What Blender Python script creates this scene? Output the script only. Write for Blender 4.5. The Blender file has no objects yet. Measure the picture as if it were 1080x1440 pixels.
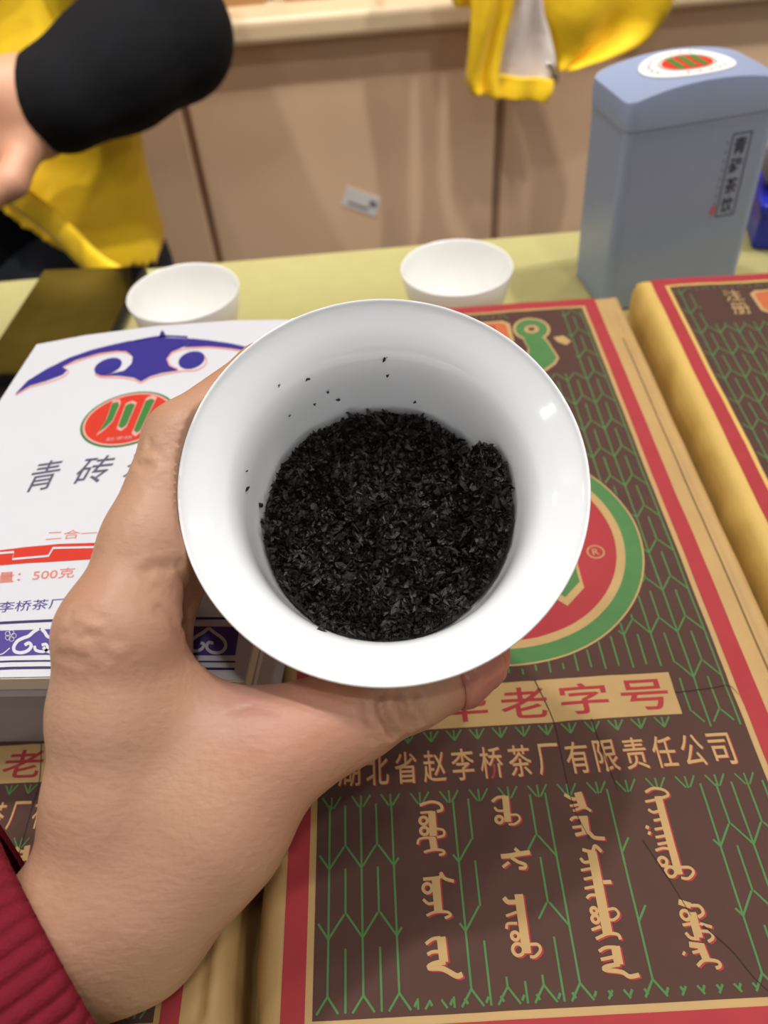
import bpy, bmesh, math, random
import numpy as np
from math import sin, cos, radians, pi, sqrt, atan2
from mathutils import Matrix, Vector

random.seed(7); rng = np.random.default_rng(7)
S = bpy.context.scene
COL = S.collection

# ------------------------------------------------------------------ camera
FPX, PITCH, ROLL = 1100.0, radians(46), radians(5)
CAM = np.array([0, 0, .252])
FW = np.array([0, cos(PITCH), -sin(PITCH)]); _rt = np.array([1., 0, 0]); _up = np.array([0, sin(PITCH), cos(PITCH)])
CX = cos(ROLL)*_rt - sin(ROLL)*_up
CY = sin(ROLL)*_rt + cos(ROLL)*_up
cd = bpy.data.cameras.new('camera'); cam = bpy.data.objects.new('camera', cd); COL.objects.link(cam)
M = Matrix.Identity(4)
for i in range(3):
    M[i][0] = CX[i]; M[i][1] = CY[i]; M[i][2] = -FW[i]; M[i][3] = CAM[i]
cam.matrix_world = M
cd.sensor_fit = 'VERTICAL'; cd.sensor_height = 24; cd.lens = FPX/1440*24
cd.clip_start = .01; cd.clip_end = 50
cd.dof.use_dof = True; cd.dof.focus_distance = .19; cd.dof.aperture_fstop = 9.5
S.camera = cam

# ------------------------------------------------------------------ world, lamps, exposure
S.view_settings.view_transform = 'Standard'; S.view_settings.look = 'None'
S.view_settings.exposure = 0.0; S.view_settings.gamma = 1; S.view_settings.use_curve_mapping = False
w = bpy.data.worlds.new('room_light'); S.world = w; w.use_nodes = True
bg = w.node_tree.nodes['Background']; bg.inputs[0].default_value = (.97, .975, 1.0, 1); bg.inputs[1].default_value = .20
def ceiling_lamp(loc, watts, size, col=(1, .965, .93), aim=(0, .3, 0), long=0):
    l = bpy.data.lights.new('ceiling_spot', 'AREA'); l.shape = 'RECTANGLE' if long else 'DISK'; l.size = size; l.size_y = long or size; l.energy = watts; l.color = col
    o = bpy.data.objects.new('ceiling_spot', l); COL.objects.link(o); o.location = loc
    o.rotation_euler = (Vector(aim)-Vector(loc)).to_track_quat('-Z', 'Y').to_euler()
ceiling_lamp((-.25, .78, 1.95), 14.5, .11)
ceiling_lamp((.95, .40, 1.95), 10.5, .06, long=.40)
ceiling_lamp((.45, .85, 1.95), 5, .14)
ceiling_lamp((-.9, .30, 1.95), 6, .06, long=.40)
ceiling_lamp((.30, -.45, 1.95), 7, .12, aim=(0, 1.1, 0))
for lx_, ly_ in ((2.3, .5), (3.2, 1.3), (2.8, -.7), (-2.3, .5), (-3.2, 1.3), (-2.8, -.7), (-.5, -2.4), (.9, -2.8)):      # the rest of the shop ceiling
    ceiling_lamp((lx_, ly_, 1.95), 8, .12, aim=(lx_, ly_, 0))
def fill_spot(loc, aim, watts, ang):          # spots added to brighten the cabinet, cones kept off the table
    l = bpy.data.lights.new('cabinet_fill_spot', 'SPOT'); l.energy = watts; l.spot_size = radians(ang); l.spot_blend = .35; l.shadow_soft_size = .03; l.color = (1, .95, .88)
    o = bpy.data.objects.new('cabinet_fill_spot', l); COL.objects.link(o); o.location = loc
    o.rotation_euler = (Vector(aim)-Vector(loc)).to_track_quat('-Z', 'Y').to_euler()
fill_spot((.80, .30, 1.90), (.05, 1.10, -.05), 95, 40)
fill_spot((-.55, .25, 1.90), (-.15, 1.10, -.05), 60, 40)

# ------------------------------------------------------------------ helpers
def ray(x, y): return FW + CX*((x-540)/FPX) - CY*((y-720)/FPX)
def at(x, y, z):
    d = ray(x, y); return CAM + d*((z-CAM[2])/d[2])
def aty(x, y, Y):
    d = ray(x, y); return CAM + d*(Y/d[1])
def W(x, y, dep): return CAM + dep*ray(x, y)

def lin(c):
    return tuple((v/255/12.92 if v/255 <= .04045 else ((v/255+.055)/1.055)**2.4) for v in c) + (1,)
MATS = {}
def mat(name, rgb, rough=.5, var=.12, scale=40., bump=0., bscale=None, spec=.5, metal=0., sss=0., coat=0., sheen=0., rgb2=None, detail=3., wave=None):
    m = bpy.data.materials.new(name); m.use_nodes = True; nt = m.node_tree; N = nt.nodes; L = nt.links
    p = N['Principled BSDF']; p.inputs['Roughness'].default_value = rough; p.inputs['Metallic'].default_value = metal
    p.inputs['Specular IOR Level'].default_value = spec
    tc = N.new('ShaderNodeTexCoord')
    nz = N.new('ShaderNodeTexNoise'); nz.inputs['Scale'].default_value = scale; nz.inputs['Detail'].default_value = detail
    L.new(tc.outputs['Object'], nz.inputs['Vector'])
    mx = N.new('ShaderNodeMix'); mx.data_type = 'RGBA'
    a = lin(rgb)
    b = lin(rgb2) if rgb2 else tuple(v*(1-var) for v in a[:3])+(1,)
    a2 = a if rgb2 else tuple(min(1, v*(1+var*.6)) for v in a[:3])+(1,)
    mx.inputs[6].default_value = a2; mx.inputs[7].default_value = b
    L.new(nz.outputs['Fac'], mx.inputs[0]); L.new(mx.outputs[2], p.inputs['Base Color'])
    if bump:
        n2 = N.new('ShaderNodeTexNoise'); n2.inputs['Scale'].default_value = bscale or scale*3; n2.inputs['Detail'].default_value = 4
        L.new(tc.outputs['Object'], n2.inputs['Vector'])
        src = n2.outputs['Fac']
        if wave:
            wv = N.new('ShaderNodeTexWave'); wv.inputs['Scale'].default_value = wave; wv.inputs['Distortion'].default_value = 1.5
            L.new(tc.outputs['Object'], wv.inputs['Vector'])
            ad = N.new('ShaderNodeMath'); ad.operation = 'ADD'; L.new(n2.outputs['Fac'], ad.inputs[0]); L.new(wv.outputs['Fac'], ad.inputs[1]); src = ad.outputs[0]
        bp = N.new('ShaderNodeBump'); bp.inputs['Strength'].default_value = 1; bp.inputs['Distance'].default_value = bump
        L.new(src, bp.inputs['Height']); L.new(bp.outputs['Normal'], p.inputs['Normal'])
    if sss:
        p.inputs['Subsurface Weight'].default_value = sss; p.inputs['Subsurface Radius'].default_value = (1, .35, .2); p.inputs['Subsurface Scale'].default_value = .004
    if coat: p.inputs['Coat Weight'].default_value = coat; p.inputs['Coat Roughness'].default_value = .05
    if sheen: p.inputs['Sheen Weight'].default_value = sheen
    MATS[name] = m
    return m

def mesh_obj(name, verts, faces, m, parent=None, smooth=False, **tags):
    me = bpy.data.meshes.new(name)
    me.from_pydata([tuple(map(float, v)) for v in verts], [], [tuple(map(int, f)) for f in faces]); me.update()
    if m: me.materials.append(m)
    if smooth: me.polygons.foreach_set('use_smooth', [True]*len(me.polygons))
    o = bpy.data.objects.new(name, me); COL.objects.link(o)
    if parent: o.parent = parent
    for k, v in tags.items(): o[k] = v
    return o
def empty(name, loc=(0, 0, 0), rz=0, **tags):
    o = bpy.data.objects.new(name, None); COL.objects.link(o); o.location = loc; o.rotation_euler = (0, 0, rz); o.empty_display_size = .02
    for k, v in tags.items(): o[k] = v
    return o
def box_vf(x0, x1, y0, y1, z0, z1):
    v = [(x, y, z) for z in (z0, z1) for y in (y0, y1) for x in (x0, x1)]
    return v, [(0, 2, 3, 1), (4, 5, 7, 6), (0, 1, 5, 4), (2, 6, 7, 3), (0, 4, 6, 2), (1, 3, 7, 5)]
def box(name, x0, x1, y0, y1, z0, z1, m, parent=None, bev=0., **tags):
    v, f = box_vf(x0, x1, y0, y1, z0, z1)
    o = mesh_obj(name, v, f, m, parent, **tags)
    if bev:
        b = o.modifiers.new('bevel', 'BEVEL'); b.width = bev; b.segments = 3
    return o
def lathe(name, prof, m, parent=None, seg=96, close=False, **tags):
    v = []; f = []
    n = len(prof)
    for i in range(seg):
        t = 2*pi*i/seg
        for r, z in prof: v.append((r*cos(t), r*sin(t), z))
    for i in range(seg):
        j = (i+1) % seg
        for k in range(n-1 if not close else n):
            l = (k+1) % n
            f.append((i*n+k, j*n+k, j*n+l, i*n+l))
    return mesh_obj(name, v, f, m, parent, smooth=True, **tags)
def smooth_curve(pts, n=8, closed=False):
    P = np.array(pts, float)
    if closed: Q = np.vstack([P[-1:], P, P[:2]])
    else: Q = np.vstack([2*P[0]-P[1], P, 2*P[-1]-P[-2]])
    out = []
    for i in range(1, len(Q)-2):
        p0, p1, p2, p3 = Q[i-1], Q[i], Q[i+1], Q[i+2]
        for k in range(n):
            t = k/n
            out.append(.5*((2*p1)+(-p0+p2)*t+(2*p0-5*p1+4*p2-p3)*t*t+(-p0+3*p1-3*p2+p3)*t**3))
    if not closed: out.append(P[-1])
    return np.array(out)
def tube(pts, rad, seg=10, cap=True):
    P = np.array(pts, float); n = len(P); R = np.broadcast_to(np.array(rad, float), (n,))
    T = np.gradient(P, axis=0); T /= np.linalg.norm(T, axis=1)[:, None]+1e-12
    u = np.cross(T[0], [0, 0, 1.]); 
    if np.linalg.norm(u) < 1e-4: u = np.cross(T[0], [0, 1., 0])
    u /= np.linalg.norm(u); v = []; f = []
    for i in range(n):
        u = u-T[i]*(u@T[i]); u /= np.linalg.norm(u); b = np.cross(T[i], u)
        for k in range(seg):
            a = 2*pi*k/seg; v.append(P[i]+R[i]*(u*cos(a)+b*sin(a)))
    for i in range(n-1):
        for k in range(seg):
            l = (k+1) % seg; f.append((i*seg+k, i*seg+l, (i+1)*seg+l, (i+1)*seg+k))
    if cap: f.append(tuple(range(seg))[::-1]); f.append(tuple((n-1)*seg+k for k in range(seg)))
    return v, f

# flat print pieces: 2D shapes collected and laid on a plane
class Print:
    def __init__(self): self.v = []; self.f = []
    def poly(self, pts):
        b = len(self.v); bm = bmesh.new(); vs = [bm.verts.new((p[0], p[1], 0)) for p in pts]
        face = bm.faces.new(vs); face.normal_update(); bmesh.ops.triangulate(bm, faces=[face]); bm.verts.index_update()
        self.v += [tuple(v.co[:2]) for v in bm.verts]
        for fc in bm.faces:
            ids = [x.index for x in fc.verts]
            if fc.normal.z < 0 or (fc.calc_area() and (Vector(fc.verts[1].co-fc.verts[0].co).cross(fc.verts[2].co-fc.verts[0].co)).z < 0): ids = ids[::-1]
            self.f.append(tuple(b+i for i in ids))
        bm.free()
    def stroke(self, pts, wd, n=6, step=None, taper=False):
        P = np.array(pts, float)
        if n > 1 and len(P) > 2: P = smooth_curve(P, n)
        if step:
            out = [P[0]]
            for a, b in zip(P[:-1], P[1:]):
                k = max(1, int(np.linalg.norm(b-a)/step))
                out += [a+(b-a)*i/k for i in range(1, k+1)]
            P = np.array(out)
        T = np.gradient(P, axis=0); T /= np.linalg.norm(T, axis=1)[:, None]+1e-12
        Nn = np.stack([-T[:, 1], T[:, 0]], 1); m = len(P)
        wv = np.full(m, wd/2.)
        if taper: wv = wv*(1-.6*np.linspace(0, 1, m))
        b = len(self.v)
        for i in range(m): self.v += [tuple(P[i]+Nn[i]*wv[i]), tuple(P[i]-Nn[i]*wv[i])]
        for i in range(m-1): self.f.append((b+2*i, b+2*i+1, b+2*i+3, b+2*i+2))
    def ring(self, c, r0, r1, n=48, ry=1., rot=0.):
        b = len(self.v)
        for i in range(n):
            a = 2*pi*i/n
            for r in (r0, r1):
                x, y = r*cos(a), r*ry*sin(a); self.v.append((c[0]+x*cos(rot)-y*sin(rot), c[1]+x*sin(rot)+y*cos(rot)))
        for i in range(n):
            j = (i+1) % n; self.f.append((b+2*i, b+2*i+1, b+2*j+1, b+2*j))
    def disc(self, c, r, n=48, ry=1., rot=0.):
        self.poly([(c[0]+r*cos(a)*cos(rot)-r*ry*sin(a)*sin(rot), c[1]+r*cos(a)*sin(rot)+r*ry*sin(a)*cos(rot)) for a in np.linspace(0, 2*pi, n, endpoint=False)])
    def grid(self, x0, x1, y0, y1, nx, ny):
        b = len(self.v)
        for j in range(ny+1):
            for i in range(nx+1): self.v.append((x0+(x1-x0)*i/nx, y0+(y1-y0)*j/ny))
        for j in range(ny):
            for i in range(nx):
                k = b+j*(nx+1)+i; self.f.append((k, k+1, k+nx+2, k+nx+1))
    def text(self, body, quad, bold=0.):
        """quad: BL, BR, TR, TL corners the string is fitted into"""
        tv, tf = text_mesh(body, bold); q = [np.array(p, float) for p in quad]; b = len(self.v)
        for x, y in tv: self.v.append(tuple((1-y)*((1-x)*q[0]+x*q[1])+y*((1-x)*q[3]+x*q[2])))
        self.f += [tuple(b+i for i in t) for t in tf]
    def map(self, fn):
        self.v = [tuple(fn(*p)) for p in self.v]; return self
    def build(self, name, m, parent, z, hf=None, **tags):
        out = [(p[0], p[1], z+(hf(p[0], p[1]) if hf else 0)) for p in self.v]
        fs = []
        for f in self.f:
            a = 0
            for i in range(len(f)):
                p, q = self.v[f[i]], self.v[f[(i+1) % len(f)]]; a += p[0]*q[1]-q[0]*p[1]
            if abs(a) > 1e-14: fs.append(f if a > 0 else f[::-1])
        if hf:
            bm = bmesh.new(); vs = [bm.verts.new((p[0], p[1], 0)) for p in self.v]
            for f in fs:
                try: bm.faces.new([vs[i] for i in f])
                except ValueError: pass
            for _ in range(6):
                lg = [e for e in bm.edges if e.calc_length() > .0035]
                if not lg: break
                bmesh.ops.subdivide_edges(bm, edges=lg, cuts=1); bmesh.ops.triangulate(bm, faces=[f for f in bm.faces if len(f.verts) > 4])
            bm.verts.index_update(); out = [(v.co.x, v.co.y, z+hf(v.co.x, v.co.y)) for v in bm.verts]
            fs = [tuple(v.index for v in f.verts) for f in bm.faces]; bm.free()
        return mesh_obj(name, out, fs, m, parent, **tags)
_TX = {}
def text_mesh(body, bold=0.):
    key = (body, bold)
    if key not in _TX:
        cu = bpy.data.curves.new('t', 'FONT'); cu.body = body; cu.size = 1; cu.resolution_u = 3; cu.offset = bold; cu.fill_mode = 'BOTH'
        o = bpy.data.objects.new('t', cu); COL.objects.link(o)
        dg = bpy.context.evaluated_depsgraph_get(); me = bpy.data.meshes.new_from_object(o.evaluated_get(dg))
        v = np.array([x.co[:2] for x in me.vertices]); f = [tuple(p.vertices) for p in me.polygons]
        bpy.data.objects.remove(o); bpy.data.curves.remove(cu); bpy.data.meshes.remove(me)
        lo, hi = v.min(0), v.max(0); v = (v-lo)/(hi-lo)
        _TX[key] = (v, f)
    return _TX[key]

# signed distance bodies -> one continuous mesh (surface nets)
class Body:
    def __init__(self, lo, hi, h):
        self.lo = np.array(lo, float); self.h = h; self.n = np.ceil((np.array(hi)-self.lo)/h).astype(int)+1
        self.F = np.full(self.n, .05, np.float32)
    def _sub(self, lo, hi):
        a = np.clip(np.floor((lo-self.lo)/self.h).astype(int), 0, self.n-1); b = np.clip(np.ceil((hi-self.lo)/self.h).astype(int)+1, 1, self.n)
        ax = [self.lo[i]+self.h*np.arange(a[i], b[i]) for i in range(3)]
        return tuple(slice(a[i], b[i]) for i in range(3)), np.meshgrid(*ax, indexing='ij')
    def cap(self, a, b, ra, rb=None, k=.004, flat=None, sub=False):
        a = np.array(a, float); b = np.array(b, float); rb = ra if rb is None else rb
        m = max(ra, rb)+k*1.5+3*self.h
        sl, (x, y, z) = self._sub(np.minimum(a, b)-m, np.maximum(a, b)+m)
        if x.size == 0: return
        ba = b-a; L2 = max(ba@ba, 1e-12)
        px, py, pz = x-a[0], y-a[1], z-a[2]
        t = np.clip((px*ba[0]+py*ba[1]+pz*ba[2])/L2, 0, 1)
        dx, dy, dz = px-t*ba[0], py-t*ba[1], pz-t*ba[2]
        if flat is not None:      # squash along a direction by a factor
            n, s = np.array(flat[0], float), flat[1]; n = n/np.linalg.norm(n)
            q = (dx*n[0]+dy*n[1]+dz*n[2]); e = q/s-q
            dx, dy, dz = dx+n[0]*e, dy+n[1]*e, dz+n[2]*e
        d = np.sqrt(dx*dx+dy*dy+dz*dz)-(ra+(rb-ra)*t)
        F = self.F[sl]
        if sub:
            d = -d; hh = np.clip(.5-.5*(d-F)/k, 0, 1); self.F[sl] = d*(1-hh)+F*hh+k*hh*(1-hh) if False else np.maximum(F, d)
            return
        hh = np.clip(.5+.5*(F-d)/k, 0, 1); self.F[sl] = F*(1-hh)+d*hh-k*hh*(1-hh)
    def chain(self, pts, rads, k=.004, flat=None):
        for i in range(len(pts)-1): self.cap(pts[i], pts[i+1], rads[i], rads[i+1], k, flat)
    def cut(self, fn):
        ax = [self.lo[i]+self.h*np.arange(self.n[i]) for i in range(3)]
        x, y, z = np.meshgrid(*ax, indexing='ij'); self.F = np.maximum(self.F, fn(x, y, z).astype(np.float32))
    def mesh(self):
        F = self.F; h = self.h; nx, ny, nz = F.shape
        ins = F < 0
        c = np.zeros((nx-1, ny-1, nz-1), np.int8)
        for i in (0, 1):
            for j in (0, 1):
                for k in (0, 1): c += ins[i:nx-1+i, j:ny-1+j, k:nz-1+k]
        act = (c > 0) & (c < 8); I = np.argwhere(act); idx = np.full(act.shape, -1, int); idx[act] = np.arange(len(I))
        acc = np.zeros((len(I), 3)); cnt = np.zeros(len(I))
        cor = [(i, j, k) for i in (0, 1) for j in (0, 1) for k in (0, 1)]
        for A in cor:
            for ax in range(3):
                if A[ax]: continue
                B = list(A); B[ax] = 1
                fa = F[I[:, 0]+A[0], I[:, 1]+A[1], I[:, 2]+A[2]]; fb = F[I[:, 0]+B[0], I[:, 1]+B[1], I[:, 2]+B[2]]
                m = (fa < 0) != (fb < 0); t = np.where(m, fa/np.where(m, fa-fb, 1), 0)
                p = np.tile(np.array(A, float), (len(I), 1)); p[:, ax] += t
                acc[m] += p[m]; cnt[m] += 1
        V = self.lo+h*(I+acc/cnt[:, None]); Q = []
        for ax in range(3):
            b, g = (ax+1) % 3, (ax+2) % 3
            sa = [slice(None)]*3; sb = [slice(None)]*3; sa[ax] = slice(0, -1); sb[ax] = slice(1, None)
            E = ins[tuple(sa)] != ins[tuple(sb)]; J = np.argwhere(E)
            ok = (J[:, b] > 0) & (J[:, g] > 0) & (J[:, b] < F.shape[b]-1) & (J[:, g] < F.shape[g]-1); J = J[ok]
            def cell(db, dg):
                K = J.copy(); K[:, b] += db; K[:, g] += dg; return idx[K[:, 0], K[:, 1], K[:, 2]]
            q = np.stack([cell(-1, -1), cell(0, -1), cell(0, 0), cell(-1, 0)], 1)
            fl = ~ins[J[:, 0], J[:, 1], J[:, 2]]; q[fl] = q[fl][:, ::-1]
            Q.append(q)
        Q = np.vstack(Q); Q = Q[(Q >= 0).all(1)]
        return V, Q
def relax(V, Q, it=2, lam=.5):
    for _ in range(it):
        acc = np.zeros_like(V); cnt = np.zeros(len(V))
        for a in range(4):
            for b in ((a+1) % 4, (a+3) % 4):
                np.add.at(acc, Q[:, a], V[Q[:, b]]); np.add.at(cnt, Q[:, a], 1)
        V = V+lam*(acc/np.maximum(cnt, 1)[:, None]-V)
    return V
def vnormals(V, Q):
    n = np.cross(V[Q[:, 2]]-V[Q[:, 0]], V[Q[:, 3]]-V[Q[:, 1]]); N = np.zeros_like(V)
    for a in range(4): np.add.at(N, Q[:, a], n)
    return N/(np.linalg.norm(N, axis=1)[:, None]+1e-15)

def wob(x, y, s, seed=0):      # cheap smooth noise
    return (sin(x*s*1.7+seed)*cos(y*s*1.3+seed*2.1)+.5*sin(x*s*3.1+y*s*2.3+seed*.7)+.3*cos(x*s*5.3-y*s*4.1+seed*1.3))/1.8

# ------------------------------------------------------------------ materials
mat('floor_tile', (120, 105, 92), .4, .1, 6)
mat('table_wood', (70, 48, 36), .45, .3, 14, wave=4, bump=.0003)
mat('mat_cloth', (166, 158, 100), .85, .10, 60, bump=.0004, bscale=900, sheen=.2)
mat('cabinet', (230, 194, 158), .5, .05, 3, bump=.00005, bscale=60)
mat('cabinet_gap', (176, 146, 118), .6, .08, 5)
mat('ledge', (226, 200, 162), .4, .08, 5)
mat('carton', (176, 134, 84), .7, .12, 20)
mat('paper_white', (225, 220, 215), .6, .05, 60)
mat('grey_print', (120, 118, 124), .6, .1, 60)
mat('kraft', (188, 152, 96), .62, .16, 55, bump=.0003, bscale=160, detail=6)
mat('print_kraft', (188, 155, 104), .8, .12, 70, bump=.0001, bscale=500, detail=6, spec=.25)
mat('kraft_yellow', (214, 178, 96), .6, .12, 55, bump=.0003, bscale=160, detail=6)
mat('print_brown', (84, 58, 50), .8, .14, 120, bump=.0001, bscale=700, detail=6, spec=.25)
mat('print_green', (82, 126, 74), .8, .14, 120, bump=.0001, bscale=700, spec=.25)
mat('print_red', (168, 58, 62), .8, .12, 90, bump=.0001, bscale=600, detail=6, spec=.25)
mat('fold_line', (128, 98, 56), .8, .3, 120)
mat('crack', (48, 32, 28), .8, .2, 200)
mat('print_orange', (196, 106, 64), .8, .2, 60, spec=.25)
mat('card_white', (214, 216, 222), .3, .02, 30, coat=.2)
mat('card_edge', (226, 216, 198), .5, .06, 120)
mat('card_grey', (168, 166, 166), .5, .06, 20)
mat('ink_blue', (46, 42, 138), .3, .08, 40)
mat('ink_purple', (78, 66, 146), .35, .08, 60)
mat('ink_navy', (54, 48, 96), .35, .1, 60)
mat('ink_slate', (84, 88, 108), .4, .15, 80)
mat('ink_red', (206, 50, 34), .35, .06, 60)
mat('ink_pink', (226, 160, 156), .4, .06, 60)
mat('ink_coral', (222, 128, 108), .4, .1, 60)
mat('ink_green', (54, 124, 56), .35, .1, 60)
mat('porcelain', (246, 247, 248), .08, .01, 20, spec=.55, coat=.3)
mat('cup_porcelain', (243, 242, 238), .1, .01, 20, spec=.55, coat=.3)
mat('tea', (15, 12, 11), .42, .5, 600, bump=.0002, bscale=2500, rgb2=(34, 25, 21), spec=.45)
mat('tin', (148, 163, 194), .38, .05, 30, metal=.12, spec=.5)
mat('tin_ink', (44, 44, 56), .5, .1, 100)
mat('tin_rose', (190, 110, 124), .5, .1, 100)
mat('phone_glass', (8, 7, 9), .03, .02, 10, spec=.45)
mat('phone_frame', (60, 60, 64), .3, .1, 30, metal=.8)
mat('phone_silver', (190, 192, 196), .3, .05, 30, metal=.6)
mat('skin', (192, 150, 122), .45, .1, 28, bump=.00022, bscale=520, rgb2=(178, 130, 102), sss=.25, detail=5)
mat('skin_far', (204, 154, 122), .5, .1, 20, rgb2=(196, 140, 112), sss=.1)
mat('nail', (186, 116, 104), .25, .08, 60, sss=.2, coat=.3)
mat('cuff', (122, 32, 46), .9, .2, 300, bump=.0004, bscale=1500, spec=.1)
mat('black_cloth', (15, 15, 19), .9, .25, 30, bump=.002, bscale=40, spec=.2)
mat('yellow_cloth', (248, 204, 10), .7, .08, 9, bump=.003, bscale=22, sheen=.1)
mat('yellow_hem', (250, 214, 30), .7, .06, 20)
mat('white_cloth', (226, 212, 204), .8, .05, 20, bump=.001, bscale=60)
mat('dark_trousers', (30, 34, 44), .9, .3, 14)
mat('hair', (22, 18, 17), .5, .3, 200)
mat('blue_plastic', (24, 40, 168), .35, .1, 30)
mat('grey_fabric', (120, 112, 112), .7, .2, 30)
mat('steel', (200, 200, 205), .2, .05, 50, metal=1.)
mat('eye', (240, 238, 232), .2, .02, 50)

# ------------------------------------------------------------------ setting
FZ = -.75
box('floor', -3.8, 3.8, -3.4, 1.75, FZ-.05, FZ, MATS['floor_tile'], kind='structure')
box('wall_back', -3.8, 3.8, 1.58, 1.68, FZ, 1.6, MATS['ledge'], kind='structure')

# table with mat
tb = empty('table', (0, 0, FZ), label='dark wooden table carrying the tea bricks and cups', category='table')
box('table_top', -.75, .75, -.42, .478, .715, .7469, MATS['table_wood'], tb, bev=.004)
for sx in (-.68, .68):
    for sy in (-.35, .40): box('leg', sx-.025, sx+.025, sy-.025, sy+.025, 0, .7155, MATS['table_wood'], tb, bev=.003)
box('table_mat', -.72, .72, -.40, .486, -.0031, 0, MATS['mat_cloth'], None, bev=.001, label='olive yellow woven mat covering the table', category='mat')

# cabinet behind
CYF = 1.10
cb = empty('cabinet', (0, CYF, FZ), label='beige base cabinet with flat doors and rounded ledge', category='cabinet')
zl = aty(500, 54, CYF-.025)[2]                       # underside of the ledge
lx = [aty(282, 255, CYF)[0], aty(700, 240, CYF)[0]]
wd = lx[1]-lx[0]
box('body', -1.6, 1.6, .008, .44, .0, zl-FZ, MATS['cabinet_gap'], cb)
edges = [lx[0]+wd*k for k in range(-3, 5)]
for a, b in zip(edges[:-1], edges[1:]):
    box('door', a+.006, b-.006, 0, .0081, .06, zl-FZ-.004, MATS['cabinet'], cb, bev=.0015)
box('ledge', -1.62, 1.62, -.025, .45, zl-FZ, zl-FZ+.03, MATS['ledge'], cb, bev=.008)
box('plinth', -1.6, 1.6, .05, .43, 0, .06, MATS['cabinet_gap'], cb)
# hutch above the ledge
hz = zl+.03
hu = empty('open_shelf', (0, CYF, hz), label='beige open shelf unit standing on the cabinet ledge', category='shelf')
box('back_panel', -1.6, 1.6, .41, .43, 0, .75, MATS['cabinet'], hu)
box('shelf_board', -1.6, 1.6, .02, .41, .38, .405, MATS['ledge'], hu, bev=.004)
box('top_board', -1.6, 1.6, .02, .41, .73, .755, MATS['ledge'], hu, bev=.004)
for x in (-1.59, aty(575, 8, CYF+.05)[0], 1.57): box('upright', x, x+.024, .06, .4105, 0, .7301, MATS['cabinet'], hu)
# cartons on the ledge
def carton(px0, px1, depth, label, win=True):
    a = at(px0, 24, hz); b = at(px1, 20, hz); y0 = CYF+.035; x0 = a[0]*y0/a[1]; x1 = b[0]*y0/b[1]
    o = box('carton', x0, x1, y0, y0+depth, hz-.0005, hz+.13, MATS['carton'], None, bev=.002, label=label, category='box', group='cartons on the cabinet ledge')
    if win:
        p = Print(); p.disc(((x0+x1)/2, hz+.06), (x1-x0)*.28, ry=.9)
        q = mesh_obj('paper_label', [(v[0], y0-.0006, v[1]) for v in p.v], p.f, MATS['paper_white'], o)
    return o
carton(302, 375, .16, 'plain brown carton on the ledge beside the black sleeve', False)
carton(404, 473, .16, 'brown carton with a pale round label on the ledge', True)
carton(481, 538, .15, 'narrow brown carton on the ledge next to the shelf upright', False)
# sticker on the door
st = [aty(x, y, CYF-.0008) for x, y in ((480, 288), (528, 305), (536, 279), (488, 262))]
so = mesh_obj('sticker', st+[p+np.array([0, .0006, 0]) for p in st], [(0, 1, 2, 3), (7, 6, 5, 4), (0, 4, 5, 1), (1, 5, 6, 2), (2, 6, 7, 3), (3, 7, 4, 0)], MATS['paper_white'], None, label='small crooked white sticker on the cabinet door', category='sticker')
s0, sx_, sy_ = st[0], st[1]-st[0], st[3]-st[0]
sp = []; sf = []
for (a, b, c_, d) in ((.15, .75, .2, .32), (.72, .92, .45, .75)):
    k = len(sp); sp += [s0+sx_*u+sy_*v+np.array([0, -.0004, 0]) for u, v in ((a, c_), (b, c_), (b, d), (a, d))]; sf.append((k, k+1, k+2, k+3))
mesh_obj('printed_marks', sp, sf, MATS['grey_print'], so)

# ------------------------------------------------------------------ tea bricks
PW, PL, TH = .1245, .2936, .04
U0, U1, V0, V1 = -.0145, .1455, -.0125, .3045
YB = radians(-1.6)
BLp = at(438.7, 1436, TH); E1 = np.array([cos(YB), sin(YB)]); E2 = np.array([-sin(YB), cos(YB)])
def uv(x, y):
    d = at(x, y, TH)[:2]-BLp[:2]; return (float(d@E1), float(d@E2))
CRE = [[uv(*p) for p in q] for q in (
    [(752, 955), (778, 1010), (790, 1060), (806, 1130), (830, 1180)],
    [(832, 1010), (850, 1060), (870, 1110)],
    [(990, 1300), (1030, 1335), (1060, 1372), (1090, 1400)],
    [(950, 972), (1000, 966), (1025, 962), (1040, 975)],
    [(905, 1180), (945, 1240), (975, 1290)])]
FOLD = np.array([uv(*p) for p in ((905, 470), (925, 530), (952, 590), (985, 655), (1003, 740), (1030, 820), (1068, 885), (1100, 960), (1160, 1120))])
FOLD = FOLD[np.argsort(FOLD[:, 1])]; FOLD[:, 0] = np.minimum(FOLD[:, 0], U1-.0075)
def seg_d(u, v, poly):
    b = 9.
    for (x0, y0), (x1, y1) in zip(poly[:-1], poly[1:]):
        dx, dy = x1-x0, y1-y0; t = max(0, min(1, ((u-x0)*dx+(v-y0)*dy)/(dx*dx+dy*dy))); b = min(b, sqrt((u-x0-t*dx)**2+(v-y0-t*dy)**2))
    return b
def hf(u, v):
    h = .00035*wob(u, v, 45, 1)+.00012*wob(u, v, 170, 4)
    for c_ in CRE:
        d = seg_d(u, v, c_)
        if d < .009: h += -.0003*math.exp(-(d/.0024)**2)
    if u > .118:
        fx = float(np.interp(v, FOLD[:, 1], FOLD[:, 0])); s = u-fx
        if abs(s) < .012 and .0 < v < .29: h += -.0011*math.exp(-(s/.0014)**2)+.0010*math.exp(-((s-.004)/.003)**2)
    return h
def brick_top(u, v):
    d = min(u-U0, U1-u, v-V0, V1-v); r = .006
    z = TH-.0006+hf(u, v)
    if d < r: z -= r-sqrt(max(0, r*r-(r-max(d, 0))**2))
    return z
nu, nv = 104, 211
bv = []; bf = []
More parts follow.
